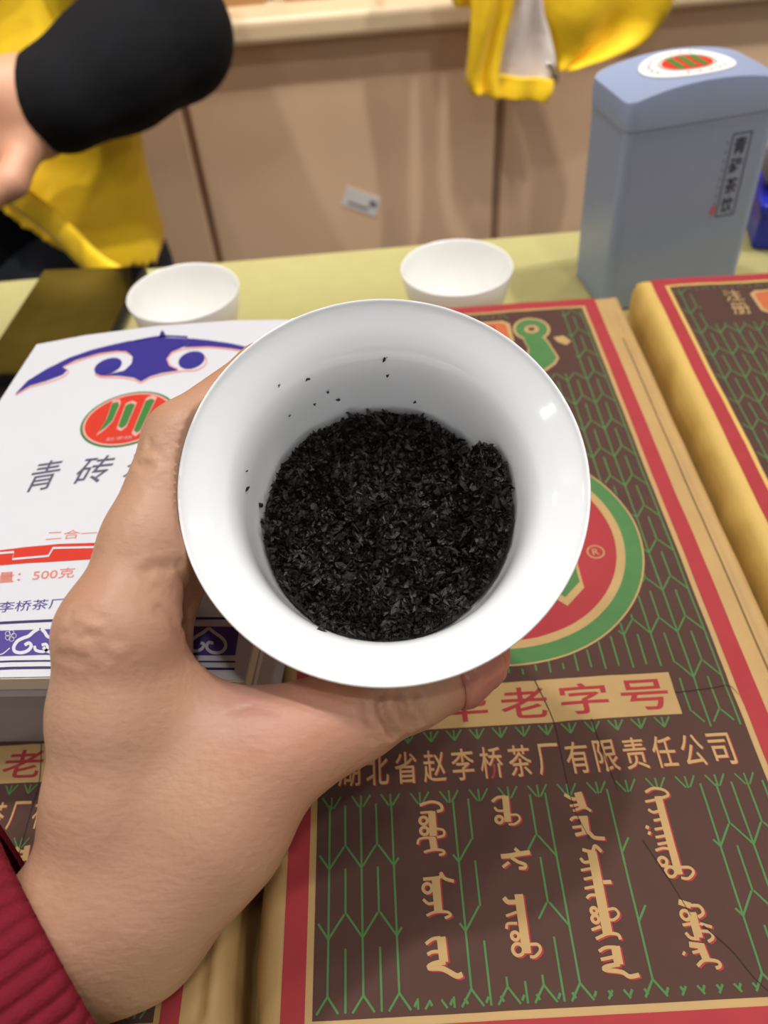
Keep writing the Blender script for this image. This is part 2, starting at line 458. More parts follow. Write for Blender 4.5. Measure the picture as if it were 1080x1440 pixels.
for j in range(nv+1):
    for i in range(nu+1):
        # cluster rows at the rounded rim
        a = i/nu; b = j/nv
        u = U0+(U1-U0)*a; v = V0+(V1-V0)*b
        e = .0012*wob(u*0+v, 3.1, 60, 2) if i in (0, nu) else 0
        bv.append((u+e, v, brick_top(u, v)))
for j in range(nv):
    for i in range(nu):
        k = j*(nu+1)+i; bf.append((k, k+1, k+nu+2, k+nu+1))
rim = [i for i in range(nu+1)]+[j*(nu+1)+nu for j in range(1, nv+1)]+[nv*(nu+1)+i for i in range(nu-1, -1, -1)]+[j*(nu+1) for j in range(nv-1, 0, -1)]
lv = [rim]
for zz in (.024, .012, 0.):
    cur = []
    for r_ in rim:
        x, y, z = bv[r_]; g = .0008*wob(x*2+y, zz*3, 90, 5) if zz > 0 else -.0005
        cx_, cy_ = (U0+U1)/2, (V0+V1)/2
        cur.append(len(bv)); bv.append((x+(g if x > cx_ else -g), y+(g if y > cy_ else -g), zz))
    lv.append(cur)
for A, B in zip(lv[:-1], lv[1:]):
    n_ = len(A)
    for i in range(n_):
        j = (i+1) % n_; bf.append((A[j], A[i], B[i], B[j]))
bf.append(tuple(lv[-1]))
def quad_c(c, hw, hh): return [(c[0]-hw, c[1]-hh), (c[0]+hw, c[1]-hh), (c[0]+hw, c[1]+hh), (c[0]-hw, c[1]+hh)]
Z1, Z2, Z3, Z4 = TH-.0006+.00012, TH-.0006+.0002, TH-.0006+.00028, TH-.0006+.00036

pan = Print(); pan.grid(0, PW, 0, PL, 83, 196)
red = Print()
ro, ri = .0076, .0018
for (a, b, c_, d) in ((-ro, -ri, -ro, PL+ro), (PW+ri, PW+ro, -ro, PL+ro), (-ri, PW+ri, -ro, -ri), (-ri, PW+ri, PL+ri, PL+ro)):
    red.grid(a, b, c_, d, max(3, int((b-a)/.002)), max(3, int((d-c_)/.002)))
# herringbone stem pattern
grn = Print(); SP = .00427; PER = .0168; GW = .00054
def blocked(u, v):
    if .052 < v < .0885 and not (v > .068 and u > .109): return True
    if (u-.062)**2+(v-.144)**2 < .0515**2: return True
    if .022 < u < .036 and .004 < v < .052: return True
    if .042 < u < .056 and .008 < v < .052: return True
    if .064 < u < .080 and .003 < v < .052: return True
    if .084 < u < .104 and .003 < v < .052: return True
    if .205 < v < .289 and .010 < u < .086 and v > .262: return True
    if .088 < u < .113 and .243 < v < .29: return True
    return False
def gl(p, q):
    n_ = max(1, int(math.hypot(q[0]-p[0], q[1]-p[1])/.0021)); run = []
    for i in range(n_+1):
        t = i/n_; c_ = (p[0]+(q[0]-p[0])*t, p[1]+(q[1]-p[1])*t)
        if blocked(*c_) or not (.0008 < c_[0] < PW-.0008 and .0008 < c_[1] < PL-.0008):
            if len(run) > 1: grn.stroke(run, GW, n=1)
            run = []
        else: run.append(c_)
    if len(run) > 1: grn.stroke(run, GW, n=1)
for k in range(15):
    ua = .0035+2*SP*k; ub = ua+SP
    gl((ua, .0048), (ua, PL-.002))
    gl((ua, .0048), (ua-.0026, .0012)); gl((ua, .0048), (ua+.0026, .0012))
    for r_ in range(18):
        vn = .0173+PER*r_; va = vn+.0056
        gl((ua-SP+.0003, va), (ua, vn)); gl((ua+SP-.0003, va), (ua, vn))
        gl((ub, va), (ub, va+.0112))
    gl((ub, .0012), (ub, .0150))
for k in range(13):      # little sprouts under the banner, round the company line and on the lower rim
    u = .0195+.0068*k
    for du in (-.0022, 0, .0022): grn.stroke([(u+du, .0718), (u, .0685)], .0005, n=1)
for k in range(15):
    u = .004+.0082*k
    for du in (-.0026, .0026): grn.stroke([(u+du, .0535), (u+du*.2, .0502)], .0005, n=1)
    grn.stroke([(u, .0535), (u, .0500)], .0005, n=1)
for k in range(22):
    u = .024+.0042*k; grn.stroke([(u, .0018), (u+.0007*(-1)**k, .0030)], .0006, n=1)
# emblem
EC = (.062, .144)
em_g = Print(); em_g.ring(EC, .0452, .0510, 96)
em_t = Print(); em_t.ring(EC, .0422, .0452, 96); em_t.ring(EC, .0510, .0516, 96)
em_r = Print(); em_r.disc(EC, .0422, 96)
em_c = Print(); em_c2 = Print()
for pts in ([(-.026, .026), (-.014, .026), (-.016, -.010), (-.024, -.024), (-.036, -.020), (-.027, -.006)], [(-.006, .026), (.006, .026), (.006, -.018), (0, -.024), (-.006, -.018)], [(.014, .026), (.026, .026), (.026, -.02), (.020, -.026), (.014, -.02)]):
    P_ = [(EC[0]+x, EC[1]+y) for x, y in pts]; em_c.poly(P_)
    c_ = np.mean(P_, 0); em_c2.poly([tuple(c_+(np.array(p)-c_)*1.16) for p in P_])
em_c2.ring((.0963, .1368), .0026, .0031, 20); em_c2.text('R', quad_c((.0963, .1368), .0011, .0014))
# banner and lettering
ban = Print(); ban.grid(.0165, .1075, .0725, .0868, 46, 7)
btx = Print()
for i, ch in enumerate('中华老字号'): btx.text(ch, quad_c((.0255+.0182*i, .0795), .0071, .0052), .012)
ctx = Print()
for i, ch in enumerate('湖北省赵李桥茶厂有限责任公司'): ctx.text(ch, quad_c((.0088+.00818*i, .0610), .0032, .0048), .006)
# vertical script, four columns traced as pen strokes
SCR1 = [  # in a 4.154x view whose corner is (560,1080)
    ([(125, 215), (165, 200), (205, 195), (245, 210), (255, 240), (225, 252)], 17), ([(195, 250), (205, 395)], 42), ('r', (147, 305), 24), ('r', (152, 365), 24),
    ([(215, 350), (262, 360), (265, 390), (225, 403)], 14), ([(128, 258), (200, 253)], 14), ([(112, 445), (122, 415), (165, 405), (215, 407)], 13), ([(198, 405), (212, 482)], 40),
    ([(150, 490), (200, 476), (255, 476), (268, 495), (238, 506)], 14),
    ([(145, 647), (240, 637), (250, 612), (270, 642), (325, 660)], 18), ([(218, 638), (234, 835)], 44), ('r', (170, 700), 27), ([(145, 765), (175, 790), (212, 786)], 15),
    ([(165, 860), (215, 840), (285, 840), (305, 860), (272, 876)], 14),
    ([(250, 985), (266, 1132)], 46), ([(160, 1025), (200, 997), (245, 990)], 17), ([(170, 1087), (200, 1072), (245, 1070)], 17), ([(275, 1130), (210, 1142), (180, 1165), (260, 1170), (340, 1212), (375, 1203)], 26),
    ([(625, 160), (641, 312)], 38), ([(548, 192), (580, 168), (625, 163)], 17), ([(562, 225), (580, 245), (622, 246)], 14), ('r', (590, 298), 22), ([(645, 272), (695, 272), (710, 300), (680, 325), (645, 326)], 13),
    ([(600, 515), (650, 510), (700, 500), (770, 490)], 26), ([(680, 468), (722, 502)], 18), ([(660, 520), (700, 545), (740, 560), (740, 580), (705, 582)], 18), ([(610, 577), (648, 548)], 16),
    ([(704, 735), (751, 1082)], 46), ([(617, 755), (640, 780), (695, 780)], 24), ([(630, 862), (692, 840)], 14), ([(632, 938), (640, 908), (695, 905)], 14), ('r', (683, 980), 21), ('r', (700, 1060), 31),
    ([(755, 1030), (815, 1030), (830, 1065), (800, 1100), (770, 1102)], 15)]
SCR2 = [  # in a 3.6x view whose corner is (780,1080)
    ([(118, 118), (146, 200)], 38), ([(50, 130), (90, 150), (122, 150)], 18), ([(78, 187), (128, 180)], 13), ([(95, 212), (150, 196), (185, 215)], 14),
    ([(147, 238), (160, 322)], 38), ([(80, 262), (100, 246), (148, 248)], 14), ([(90, 298), (145, 290)], 13), ([(105, 336), (170, 322), (200, 348), (255, 355)], 18),
    ([(140, 412), (190, 420), (205, 390), (238, 422)], 16), ([(188, 420), (270, 835)], 44), ([(130, 455), (150, 476), (190, 470)], 14), ([(133, 517), (195, 505)], 13), ([(148, 562), (205, 550)], 13),
    ([(152, 608), (212, 596)], 13), ([(163, 658), (180, 642), (222, 640)], 13), ('r', (200, 720), 15), ('r', (207, 762), 17), ([(188, 817), (235, 800)], 13), ([(245, 576), (288, 574)], 18),
    ([(260, 716), (305, 710), (325, 740), (300, 765), (268, 762)], 12), ([(210, 862), (270, 836), (320, 840), (335, 866)], 14),
    ([(308, 898), (326, 992)], 40), ([(225, 925), (260, 906), (312, 905)], 14), ([(235, 967), (315, 950)], 14), ([(330, 990), (265, 1003), (255, 1018), (340, 1030), (380, 1053), (430, 1045)], 18),
    ([(460, 120), (500, 100), (555, 110), (575, 135), (540, 150)], 14), ([(524, 140), (632, 535)], 36), ([(460, 167), (525, 155)], 13), ([(475, 205), (500, 220), (540, 210)], 14), ([(503, 262), (555, 252)], 13),
    ([(462, 292), (478, 300)], 18), ([(474, 322), (488, 328)], 18), ([(508, 307), (565, 296)], 13), ([(513, 347), (575, 336)], 13), ([(523, 382), (585, 371)], 13), ([(513, 412), (550, 402), (592, 406)], 13),
    ('r', (550, 468), 21), ('r', (590, 520), 25), ([(635, 500), (685, 500), (705, 525), (680, 555), (643, 552)], 13),
    ([(630, 672), (692, 692)], 26), ([(690, 690), (735, 695), (755, 730), (730, 750)], 14), ([(698, 725), (732, 855)], 38), ('r', (665, 740), 22), ([(650, 792), (705, 780)], 13), ([(665, 830), (690, 856), (735, 862)], 14),
    ([(735, 780), (800, 800)], 13), ([(735, 820), (790, 825), (805, 855), (780, 876)], 13), ([(683, 890), (762, 900)], 24), ([(742, 898), (772, 972)], 34), ([(700, 932), (750, 920)], 13), ([(650, 932), (662, 940)], 18),
    ([(725, 1000), (760, 970), (825, 975), (840, 1000), (818, 1011)], 14)]
scr = Print(); shd = Print()
def run_script(data, ox, oy, sc):
    for it in data:
        if it[0] == 'r':
            c_ = uv(ox+it[1][0]/sc, oy+it[1][1]/sc); r_ = it[2]/sc*.000176
            scr.ring(c_, r_-.0004, r_+.0004, 18); shd.ring((c_[0]+.0004, c_[1]-.0003), r_-.0004, r_+.0004, 18)
        else:
            P_ = np.array([uv(ox+x/sc, oy+y/sc) for x, y in it[0]]); wd_ = it[1]/sc*.000195
            scr.stroke(P_, wd_, n=5, step=.002); shd.stroke(P_+np.array([.0004, -.0003]), wd_, n=5, step=.002)
run_script(SCR1, 560, 1080, 4.154); run_script(SCR2, 780, 1080, 3.6)
for i, ch in enumerate('湖北省赵李桥茶厂有限责任公司'): shd.text(ch, quad_c((.0091+.00818*i, .0608), .0032, .0048), .004)
# top of the wrapper: label, side characters, green bottle sign
lab = Print(); lb = [(.0385, .2655), (.0845, .2655), (.0875, .2685), (.0875, .2835), (.0845, .2865), (.0385, .2865), (.0355, .2835), (.0355, .2685)]
lab.poly(lb); lab2 = Print(); lab2.poly([(.0615+(x-.0615)*.93, .276+(y-.276)*.84) for x, y in lb])
lab3 = Print(); lab3.text('川字牌', quad_c((.0615, .2785), .019, .0052), .01); lab3.text('川', quad_c((.0615, .2702), .008, .0022), .01)
sid = Print()
for i, ch in enumerate('注册'): sid.text(ch, quad_c((.027, .2825-.0115*i), .0042, .0048), .004)
bot = Print(); bot2 = Print()
def c7(x, y): return uv(680+x*.375, 400+y*.375)
bo = [(150, 200), (215, 190), (240, 215), (275, 270), (262, 292), (225, 318), (190, 305), (165, 275), (172, 240)]
bot.poly([c7(*p) for p in bo]); bc = np.mean([c7(*p) for p in bo], 0); bot2.poly([tuple(bc+(np.array(c7(*p))-bc)*1.14) for p in bo])
rc = np.array(c7(180, 165)); bot.ring(rc, .0035, .0075, 28, ry=1.1); bot2.ring(rc, .0075, .0088, 28, ry=1.1); bot2.ring(rc, .0016, .0035, 20)
bot2.poly([c7(*p) for p in [(262, 195), (300, 188), (330, 210), (310, 224), (278, 212)]])
def tea_brick(name, loc, rz, label, zs=1.):
    r_ = empty(name, loc, rz, label=label, category='tea brick', group='paper wrapped tea bricks on the mat'); r_.scale = (1, 1, zs)
    return r_
B0 = tea_brick('tea_brick', (BLp[0], BLp[1], 0), YB, 'paper-wrapped tea brick with brown print and gold script, right under the held bowl')
mesh_obj('wrapper', bv, bf, MATS['kraft'], B0, smooth=True)
pan.build('printed_panel', MATS['print_brown'], B0, Z1, hf, label='dark brown printed panel')
red.build('border_stripe', MATS['print_red'], B0, Z1, hf, label='red printed border')
grn.build('stem_pattern', MATS['print_green'], B0, Z2, hf, label='green printed stem pattern')
em_r.build('emblem_disc', MATS['print_red'], B0, Z2, hf); em_t.build('emblem_gold_ring', MATS['print_kraft'], B0, Z2, hf); em_g.build('emblem_green_ring', MATS['print_green'], B0, Z2, hf)
em_c2.build('emblem_outline', MATS['print_kraft'], B0, Z3, hf); em_c.build('emblem_strokes', MATS['print_green'], B0, Z4, hf)
ban.build('banner', MATS['print_kraft'], B0, Z2, hf); btx.build('banner_lettering', MATS['print_red'], B0, Z3, hf)
shd.build('lettering_shadow', MATS['print_red'], B0, Z2, hf); ctx.build('company_lettering', MATS['print_kraft'], B0, Z3, hf); scr.build('vertical_script', MATS['print_kraft'], B0, Z3, hf)
lab.build('label_frame', MATS['print_kraft'], B0, Z2, hf); lab2.build('label_panel', MATS['print_orange'], B0, Z3, hf); lab3.build('label_lettering', MATS['print_red'], B0, Z4, hf)
fo = Print(); fo.stroke([tuple(p) for p in FOLD if .0 < p[1] < .29], .0006, n=4, step=.002); fo.build('paper_fold', MATS['fold_line'], B0, TH-.0006+.00025, hf)  # dark line painted along the fold to strengthen it
for c_ in CRE:
    crk = Print(); crk.stroke(c_, .00032, n=5, step=.002, taper=True); crk.build('paper_crease', MATS['crack'], B0, Z4, hf, label='dark crease in the paper')
sid.build('side_lettering', MATS['print_kraft'], B0, Z3, hf); bot2.build('gourd_outline', MATS['print_kraft'], B0, Z2, hf); bot.build('gourd_sign', MATS['print_green'], B0, Z3, hf)
def copy_thing(src, dst):
    for ch in list(src.children):
        c_ = ch.copy(); COL.objects.link(c_); c_.parent = dst
t3 = at(915, 394, .045); y3 = radians(-2.8)
off = Matrix.Rotation(y3, 2) @ Vector((-.0076, PL+.0076))
B2 = tea_brick('tea_brick', (t3[0]-off.x, t3[1]-off.y+.001, 0), y3, 'bright yellow-edged tea brick lying in front of the blue tin', 1.125); copy_thing(B0, B2)
for ch in B2.children:
    if ch.name.startswith('wrapper'): ch.material_slots[0].link = 'OBJECT'; ch.material_slots[0].material = MATS['kraft_yellow']
yl = radians(-2.2); off = Matrix.Rotation(yl, 2) @ Vector((U1*.82, .0))

B1 = tea_brick('tea_brick', (-.0475-off.x, .0445-off.y, 0), yl, 'shaded tea brick underneath the white box'); B1.scale = (.82, .85, 1); copy_thing(B0, B1)

# ------------------------------------------------------------------ white tea box on the shaded brick
BZ = .082
outl_px = [(-32, 944), (160, 951), (345, 958), (357, 909), (400, 735), (440, 575), (471, 452), (420, 449), (329, 450), (220, 458), (120, 471), (51, 484), (0, 562), (-32, 612), (-60, 700)]
O = np.array([at(x, y, BZ)[:2] for x, y in outl_px])
O[-2] = (-.1392, .215); O[-1] = (-.1400, .170); O[0] = (-.1405, .1195)
wb = empty('tea_box', (float(O[:, 0].mean()), float(O[:, 1].mean()), TH), label='white tea box with blue cloud ornament and oval emblem', category='box')
bo_ = np.array([O[:, 0].mean(), O[:, 1].mean()])
def prism(name, out, z0, z1, m, parent, bev=.0):
    n_ = len(out); v = [(p[0], p[1], z) for z in (z0, z1) for p in out]
    f = [tuple(range(n_))[::-1], tuple(range(n_, 2*n_))]+[(i, (i+1) % n_, n_+(i+1) % n_, n_+i) for i in range(n_)]
    o = mesh_obj(name, v, f, m, parent)
    if bev:
        b = o.modifiers.new('bevel', 'BEVEL'); b.width = bev; b.segments = 2; b.limit_method = 'ANGLE'
    return o
Ol = O-bo_
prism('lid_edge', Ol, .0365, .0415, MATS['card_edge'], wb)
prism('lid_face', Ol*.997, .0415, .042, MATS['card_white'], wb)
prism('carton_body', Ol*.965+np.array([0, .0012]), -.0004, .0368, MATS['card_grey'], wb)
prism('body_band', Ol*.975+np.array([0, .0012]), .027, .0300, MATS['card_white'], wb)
def bx(sx, sy, ox, oy):
    def fn(x, y):
        p = at(ox+x/sx, oy+y/sy, BZ); return (p[0]-bo_[0], p[1]-bo_[1])
    return fn
vA = bx(3.086, 3.086, 0, 460); vB = bx(5.4, 5.4, 0, 700); vP = bx(1, 1, 0, 0); vC = bx(9.82, 9.82, 0, 860); vD = bx(5.4, 5.4, 250, 820)
def flat(fill, view, name, m, lev, **tags):
    p = Print(); fill(p); p.map(view); return p.build(name, MATS[m], wb, .042+.00012*lev, **tags)
def f_orn(p):
    p.poly([(65, 295), (120, 235), (200, 185), (300, 135), (400, 100), (500, 75), (505, 104), (430, 114), (330, 143), (270, 175), (292, 188), (272, 208), (200, 235), (130, 255)])
    p.poly([(500, 75), (560, 62), (700, 48), (840, 52), (800, 85), (745, 108), (722, 140), (735, 170), (775, 188), (700, 200), (650, 215), (612, 237), (580, 220), (520, 212), (440, 212), (409, 198), (470, 207), (540, 190), (572, 160), (577, 130), (550, 106), (505, 104)])
    p.poly([(840, 52), (900, 58), (1000, 72), (1090, 92), (1090, 106), (1000, 92), (900, 84), (800, 88)])
    p.poly([(690, 50), (695, 30), (704, 14), (716, 28), (720, 48)])
    p.stroke([(585, 62), (700, 42), (815, 44)], 7)
def f_pink(p):
    p.stroke([(70, 296), (130, 262), (205, 242), (275, 216), (298, 192), (275, 180)], 6); p.stroke([(275, 172), (340, 147), (430, 120), (520, 108), (565, 118), (580, 140), (570, 168), (530, 196), (470, 212), (415, 205), (440, 218), (520, 220), (585, 230), (612, 242), (650, 222), (710, 206), (790, 192), (850, 188), (890, 165), (893, 135), (860, 108)], 7)
    p.stroke([(1085, 110), (1000, 97), (900, 89), (800, 96), (748, 114), (728, 140), (740, 166), (772, 184)], 7)
    p.disc((222, 208), 18, ry=.7)
flat(f_pink, vA, 'ornament_outline', 'ink_pink', 1); flat(f_orn, vA, 'cloud_ornament', 'ink_blue', 2)
for q in (((470, 172), 62, .5, -.35), ((832, 145), 58, .6, -.3)): flat(lambda p: p.disc(q[0], q[1], ry=q[2], rot=q[3]), vA, 'ornament_curl', 'ink_blue', 3)
flat(lambda p: p.disc((553, 402), 212, ry=.52, rot=-.29), vA, 'emblem_rim', 'ink_green', 1)
flat(lambda p: p.disc((553, 402), 200, ry=.52, rot=-.29), vA, 'emblem_gap', 'ink_pink', 2)
flat(lambda p: p.disc((553, 402), 190, ry=.51, rot=-.29), vA, 'emblem_oval', 'ink_red', 3)
EMQ = [[(490, 335), (515, 330), (518, 345), (490, 410), (460, 440), (430, 462), (465, 405)], [(548, 345), (570, 335), (588, 342), (550, 430), (530, 444), (515, 435)], [(635, 325), (655, 316), (673, 322), (612, 450), (595, 463), (582, 452)]]
def f_emo(p):
    for q in EMQ:
        c_ = np.mean(q, 0); p.poly([tuple(c_+(np.array(a)-c_)*1.22) for a in q])
    p.text('赵李桥', [(460, 500), (575, 490), (580, 474), (465, 484)])
flat(f_emo, vA, 'emblem_outline', 'ink_pink', 4); flat(lambda p: [p.poly(q) for q in EMQ], vA, 'emblem_strokes', 'ink_green', 5)
def f_name(p):
    p.text('青', [(95, 722), (225, 700), (285, 570), (165, 588)], .004); p.text('砖', [(300, 690), (450, 672), (515, 552), (375, 566)], .004); p.text('茶', [(520, 660), (650, 645), (715, 525), (590, 540)], .004)
flat(f_name, vA, 'name_lettering', 'ink_slate', 1)
flat(lambda p: p.text('二合一', [(345, 330), (730, 296), (745, 236), (365, 252)]), vB, 'small_lettering', 'ink_coral', 1)
flat(lambda p: p.poly([(-170, 425), (0, 400), (200, 375), (450, 352), (760, 342), (1100, 335), (1090, 455), (700, 468), (400, 487), (200, 498), (0, 515), (-170, 535)]), vB, 'red_bar', 'ink_red', 1)
flat(lambda p: p.stroke([(-160, 440), (110, 415), (95, 470), (370, 445), (405, 385), (720, 378), (735, 430), (1090, 410)], 15, n=1), vB, 'bar_meander', 'card_white', 2)
flat(lambda p: p.text('含量：500克', [(-150, 662), (560, 606), (578, 528), (-140, 575)], .006), vB, 'weight_lettering', 'ink_coral', 1)
flat(lambda p: p.text('赵李桥茶厂', [(-150, 885), (480, 838), (500, 762), (-130, 800)]), vB, 'maker_lettering', 'ink_purple', 1)
def f_band(p):
    p.stroke([(-30, 878), (71, 873), (200, 870), (337, 870)], 3.6, n=3); p.stroke([(-30, 942), (60, 939), (330, 941)], 3.6, n=3); p.stroke([(-30, 932), (62, 929.5), (331, 931)], 2.4, n=3)
flat(f_band, vP, 'band_lines', 'ink_navy', 1)
flat(lambda p: p.poly([(-30, 888), (71, 885), (271, 881), (337, 882), (331, 922), (271, 922), (62, 921), (-30, 924)]), vP, 'band_field', 'ink_purple', 1)
def f_scl(p):
    p.stroke([(560, 230), (470, 285), (400, 345), (320, 375), (240, 420), (195, 500), (215, 560), (300, 575), (390, 545), (435, 485), (405, 440), (345, 470)], 46)
    p.stroke([(560, 230), (620, 290), (655, 345), (720, 375), (800, 420), (850, 500), (820, 560), (740, 575), (650, 545), (600, 500)], 46); p.stroke([(480, 480), (500, 540), (600, 560), (660, 520), (640, 460), (580, 470)], 40)
    for a in range(5): p.ring((150+46*cos(a*1.257), 340+46*sin(a*1.257)), 30, 37, 16)
    p.stroke([(-60, 600), (40, 590), (140, 510)], 14)
flat(f_scl, vC, 'cloud_scroll', 'card_white', 2)
def f_scr(p):
    p.stroke([(238, 345), (190, 380), (150, 405), (110, 440), (100, 490), (130, 520), (180, 505), (200, 470), (175, 455)], 24); p.stroke([(238, 345), (280, 380), (330, 415), (362, 455), (360, 500), (320, 530), (260, 528), (222, 495), (235, 455), (272, 462)], 24)
flat(f_scr, vD, 'cloud_scroll', 'card_white', 2)

# ------------------------------------------------------------------ bowl
RC = W(540, 671, .1736); TI = radians(18)
AX = -FW*cos(TI)+CY*sin(TI); NE = -CY*cos(TI)-FW*sin(TI)     # axis, direction to the near rim
EX = np.cross(NE, AX); EX = EX/np.linalg.norm(EX)
if EX@CX < 0: EX = -EX
def fc(s, r, t):
    t = radians(t); return RC-AX*s+r*(EX*sin(t)+NE*cos(t))
def cyl(p):
    d = np.asarray(p)-RC; return -(d@AX), float(np.hypot(d@EX, d@NE)), math.degrees(atan2(d@EX, d@NE))
OUTP = [(.0459, -.0004), (.0453, -.0022), (.0430, -.0046), (.0404, -.0070), (.0382, -.0097), (.0366, -.0132), (.0357, -.018), (.0351, -.024), (.0344, -.030), (.0331, -.036), (.0304, -.0418), (.0256, -.0466), (.0205, -.049)]
INNP = [(.0195, -.0465), (.0250, -.0440), (.0293, -.0398), (.0318, -.0345), (.0329, -.0285), (.0335, -.0225), (.0340, -.0165), (.0349, -.0118), (.0365, -.0083), (.0391, -.0055), (.0420, -.0031), (.0444, -.0011), (.0452, -.0001), (.0456, .0001)]
def r_out(s):
    a = np.array(OUTP)[::-1]; return float(np.interp(-s, a[:, 1], a[:, 0]))
def r_in(s):
    a = np.array(INNP); return float(np.interp(-s, a[:, 1], a[:, 0]))
op = smooth_curve(OUTP, 4); ip = smooth_curve(INNP, 4)
prof = [(0.0001, -.0475)]+[(.010, -.0472)]+[tuple(p) for p in ip]+[tuple(p) for p in op]+[(.0185, -.0492), (.0001, -.0492)]
BM = Matrix.Identity(4)
for i in range(3):
    BM[i][0] = EX[i]; BM[i][1] = np.cross(AX, EX)[i]; BM[i][2] = AX[i]; BM[i][3] = RC[i]
bowl = lathe('bowl', prof[::-1], MATS['porcelain'], seg=128, label='white flared porcelain bowl held in the hand, full of wet tea leaves', category='bowl'); bowl.matrix_world = BM
lathe('foot_ring', [(.0170, -.0488), (.0172, -.0545), (.0180, -.0552), (.0190, -.0545), (.0200, -.0488)], MATS['porcelain'], bowl, seg=64)

# wet tea leaves
def tea_h(x, y):      # bowl frame: x right, y towards far rim ; height along the axis
    r = math.hypot(x, y)
    h = -.0335+.0015*wob(x, y, 120, 3)+.0008*wob(x, y, 300, 5)+.0012*(1-(r/.034)**2)
    a = math.degrees(atan2(y, x))
    ga = min(1, max(0, (a+45)/70)) if a < 30 else max(0, 1-(a-30)/12)
    h += .0125*ga*min(1, max(0, (r-.019)/.012))
    d = seg_d(x, y, [(.019, .016), (.0215, .004), (.020, -.010), (.012, -.02)]); h -= .004*math.exp(-(d/.0022)**2)
    return h
def wall_r(h): return r_in(-h)-.0006
tv = []; tf = []; nr, na = 40, 120
for i in range(nr+1):
    for k in range(na):
        a = 2*pi*k/na; rr = i/nr*.0375; x, y = rr*cos(a), rr*sin(a); h = tea_h(x, y)
        lim = wall_r(h)
        if rr > lim: x, y = lim*cos(a), lim*sin(a); h = tea_h(x, y)-.0004*(rr-lim)/.001
        tv.append((x, y, h-.0006))
for i in range(nr):
    for k in range(na):
        l = (k+1) % na; tf.append((i*na+k, (i+1)*na+k, (i+1)*na+l, i*na+l))
tl = empty('tea_leaves', label='black wet crumbled tea leaves heaped in the white bowl', category='tea leaves', kind='stuff'); tl.matrix_world = BM
bpy.data.objects.remove(tl)
def flake(out_v, out_f, c, size, tilt=1.):
    ax_ = rng.normal(size=3); ax_[2] *= tilt; ax_ /= np.linalg.norm(ax_); b_ = rng.normal(size=3); b_ -= ax_*(b_@ax_); b_ /= np.linalg.norm(b_); n_ = np.cross(ax_, b_)
    L_ = size*rng.uniform(.6, 1.3); w_ = size*rng.uniform(.25, .6); bend = rng.uniform(-.5, .5)*size; k = len(out_v)
    pts = [(-L_, -.2*w_, 0), (-L_*.3, -w_, .2*bend), (L_*.5, -w_*.7, bend*.4), (L_, .1*w_, bend), (L_*.35, w_, bend*.5), (-L_*.45, w_*.8, 0), (0, 0, -bend*.5)]
    for p in pts:
        j = rng.uniform(.75, 1.25); out_v.append(tuple(c+ax_*p[0]*j+b_*p[1]*j+n_*p[2]))
    out_f.extend([(k+6, k+i, k+(i+1) % 6) for i in range(6)])
n_ok = 0
while n_ok < 8200:
    a = rng.uniform(0, 2*pi); rr = .0375*sqrt(rng.uniform()); x, y = rr*cos(a), rr*sin(a); h = tea_h(x, y)
    sz = rng.choice([.0007, .0011, .0016, .0022], p=[.3, .35, .25, .1])
    if rr > wall_r(h)-sz*.6: continue
    flake(tv, tf, np.array([x, y, h+rng.uniform(-.0004, .0011)]), sz); n_ok += 1
for k in range(420):     # ragged rim of the heap against the wall
    a = rng.uniform(0, 2*pi); h = tea_h(.034*cos(a), .034*sin(a)); lim = wall_r(h)-.0012
    flake(tv, tf, np.array([lim*cos(a), lim*sin(a), h+rng.uniform(0, .0028)]), rng.uniform(.0008, .0016))
tl = mesh_obj('tea_leaves', tv, tf, MATS['tea'], label='black wet crumbled tea leaves heaped in the white bowl', category='tea leaves', kind='stuff'); tl.matrix_world = BM
# loose crumbs on the wall of the bowl (pixel seen -> point on the inner wall)
def wall_hit(px, py):
    o = CAM; d = ray(px, py); best = None
    for t in np.arange(.12, .25, .0004):
        s, r, th = cyl(o+d*t)
        if s > .0008 and r >= r_in(s)-.0002: best = (s, th); 
        if best and r >= r_in(s)-.0002 and s > .0008: return s, th
    return None
for i, (px, py, sz) in enumerate([(541, 503, .0006), (431, 533, .0007), (460, 551, .0005), (475, 561, .0006), (441, 568, .0005), (406, 584, .0005), (583, 565, .0005), (347, 687, .0007), (365, 711, .0010), (368, 735, .0010), (345, 663, .0004), (450, 887, .0012), (493, 899, .0005), (390, 541, .0004), (545, 527, .0004)]):
    hit = wall_hit(px, py)
    if not hit: continue
    s, th = hit; c_ = fc(s, r_in(s)-.0003, th); v_ = []; f_ = []
    inw = -(EX*sin(radians(th))+NE*cos(radians(th)))
    flake(v_, f_, np.zeros(3), sz); flake(v_, f_, np.array([.0002, 0, .0001]), sz*.7)
    v_ = [tuple(np.array(q)*1.5) for q in v_]
    lb_ = 'black tea crumb on the bowl lip above the thumb' if py > 850 else ('black tea crumb on the bowl wall beside the index finger' if px < 380 else 'black tea crumb high on the bowl wall beyond the tea heap')
    o = mesh_obj('tea_crumb', v_, f_, MATS['tea'], label=lb_, category='tea crumb', group='tea crumbs on the bowl wall'); o.location = tuple(c_)

# ------------------------------------------------------------------ hand with cuff holding the bowl
HB = Body((-.135, -.005, .045), (.045, .205, .152), .00095)
def J(x, y, d): return W(x, y, d)
def out(s, t, r, gap=-.0005): return fc(s, r_out(s)+r+gap, t)      # joint lying against the bowl
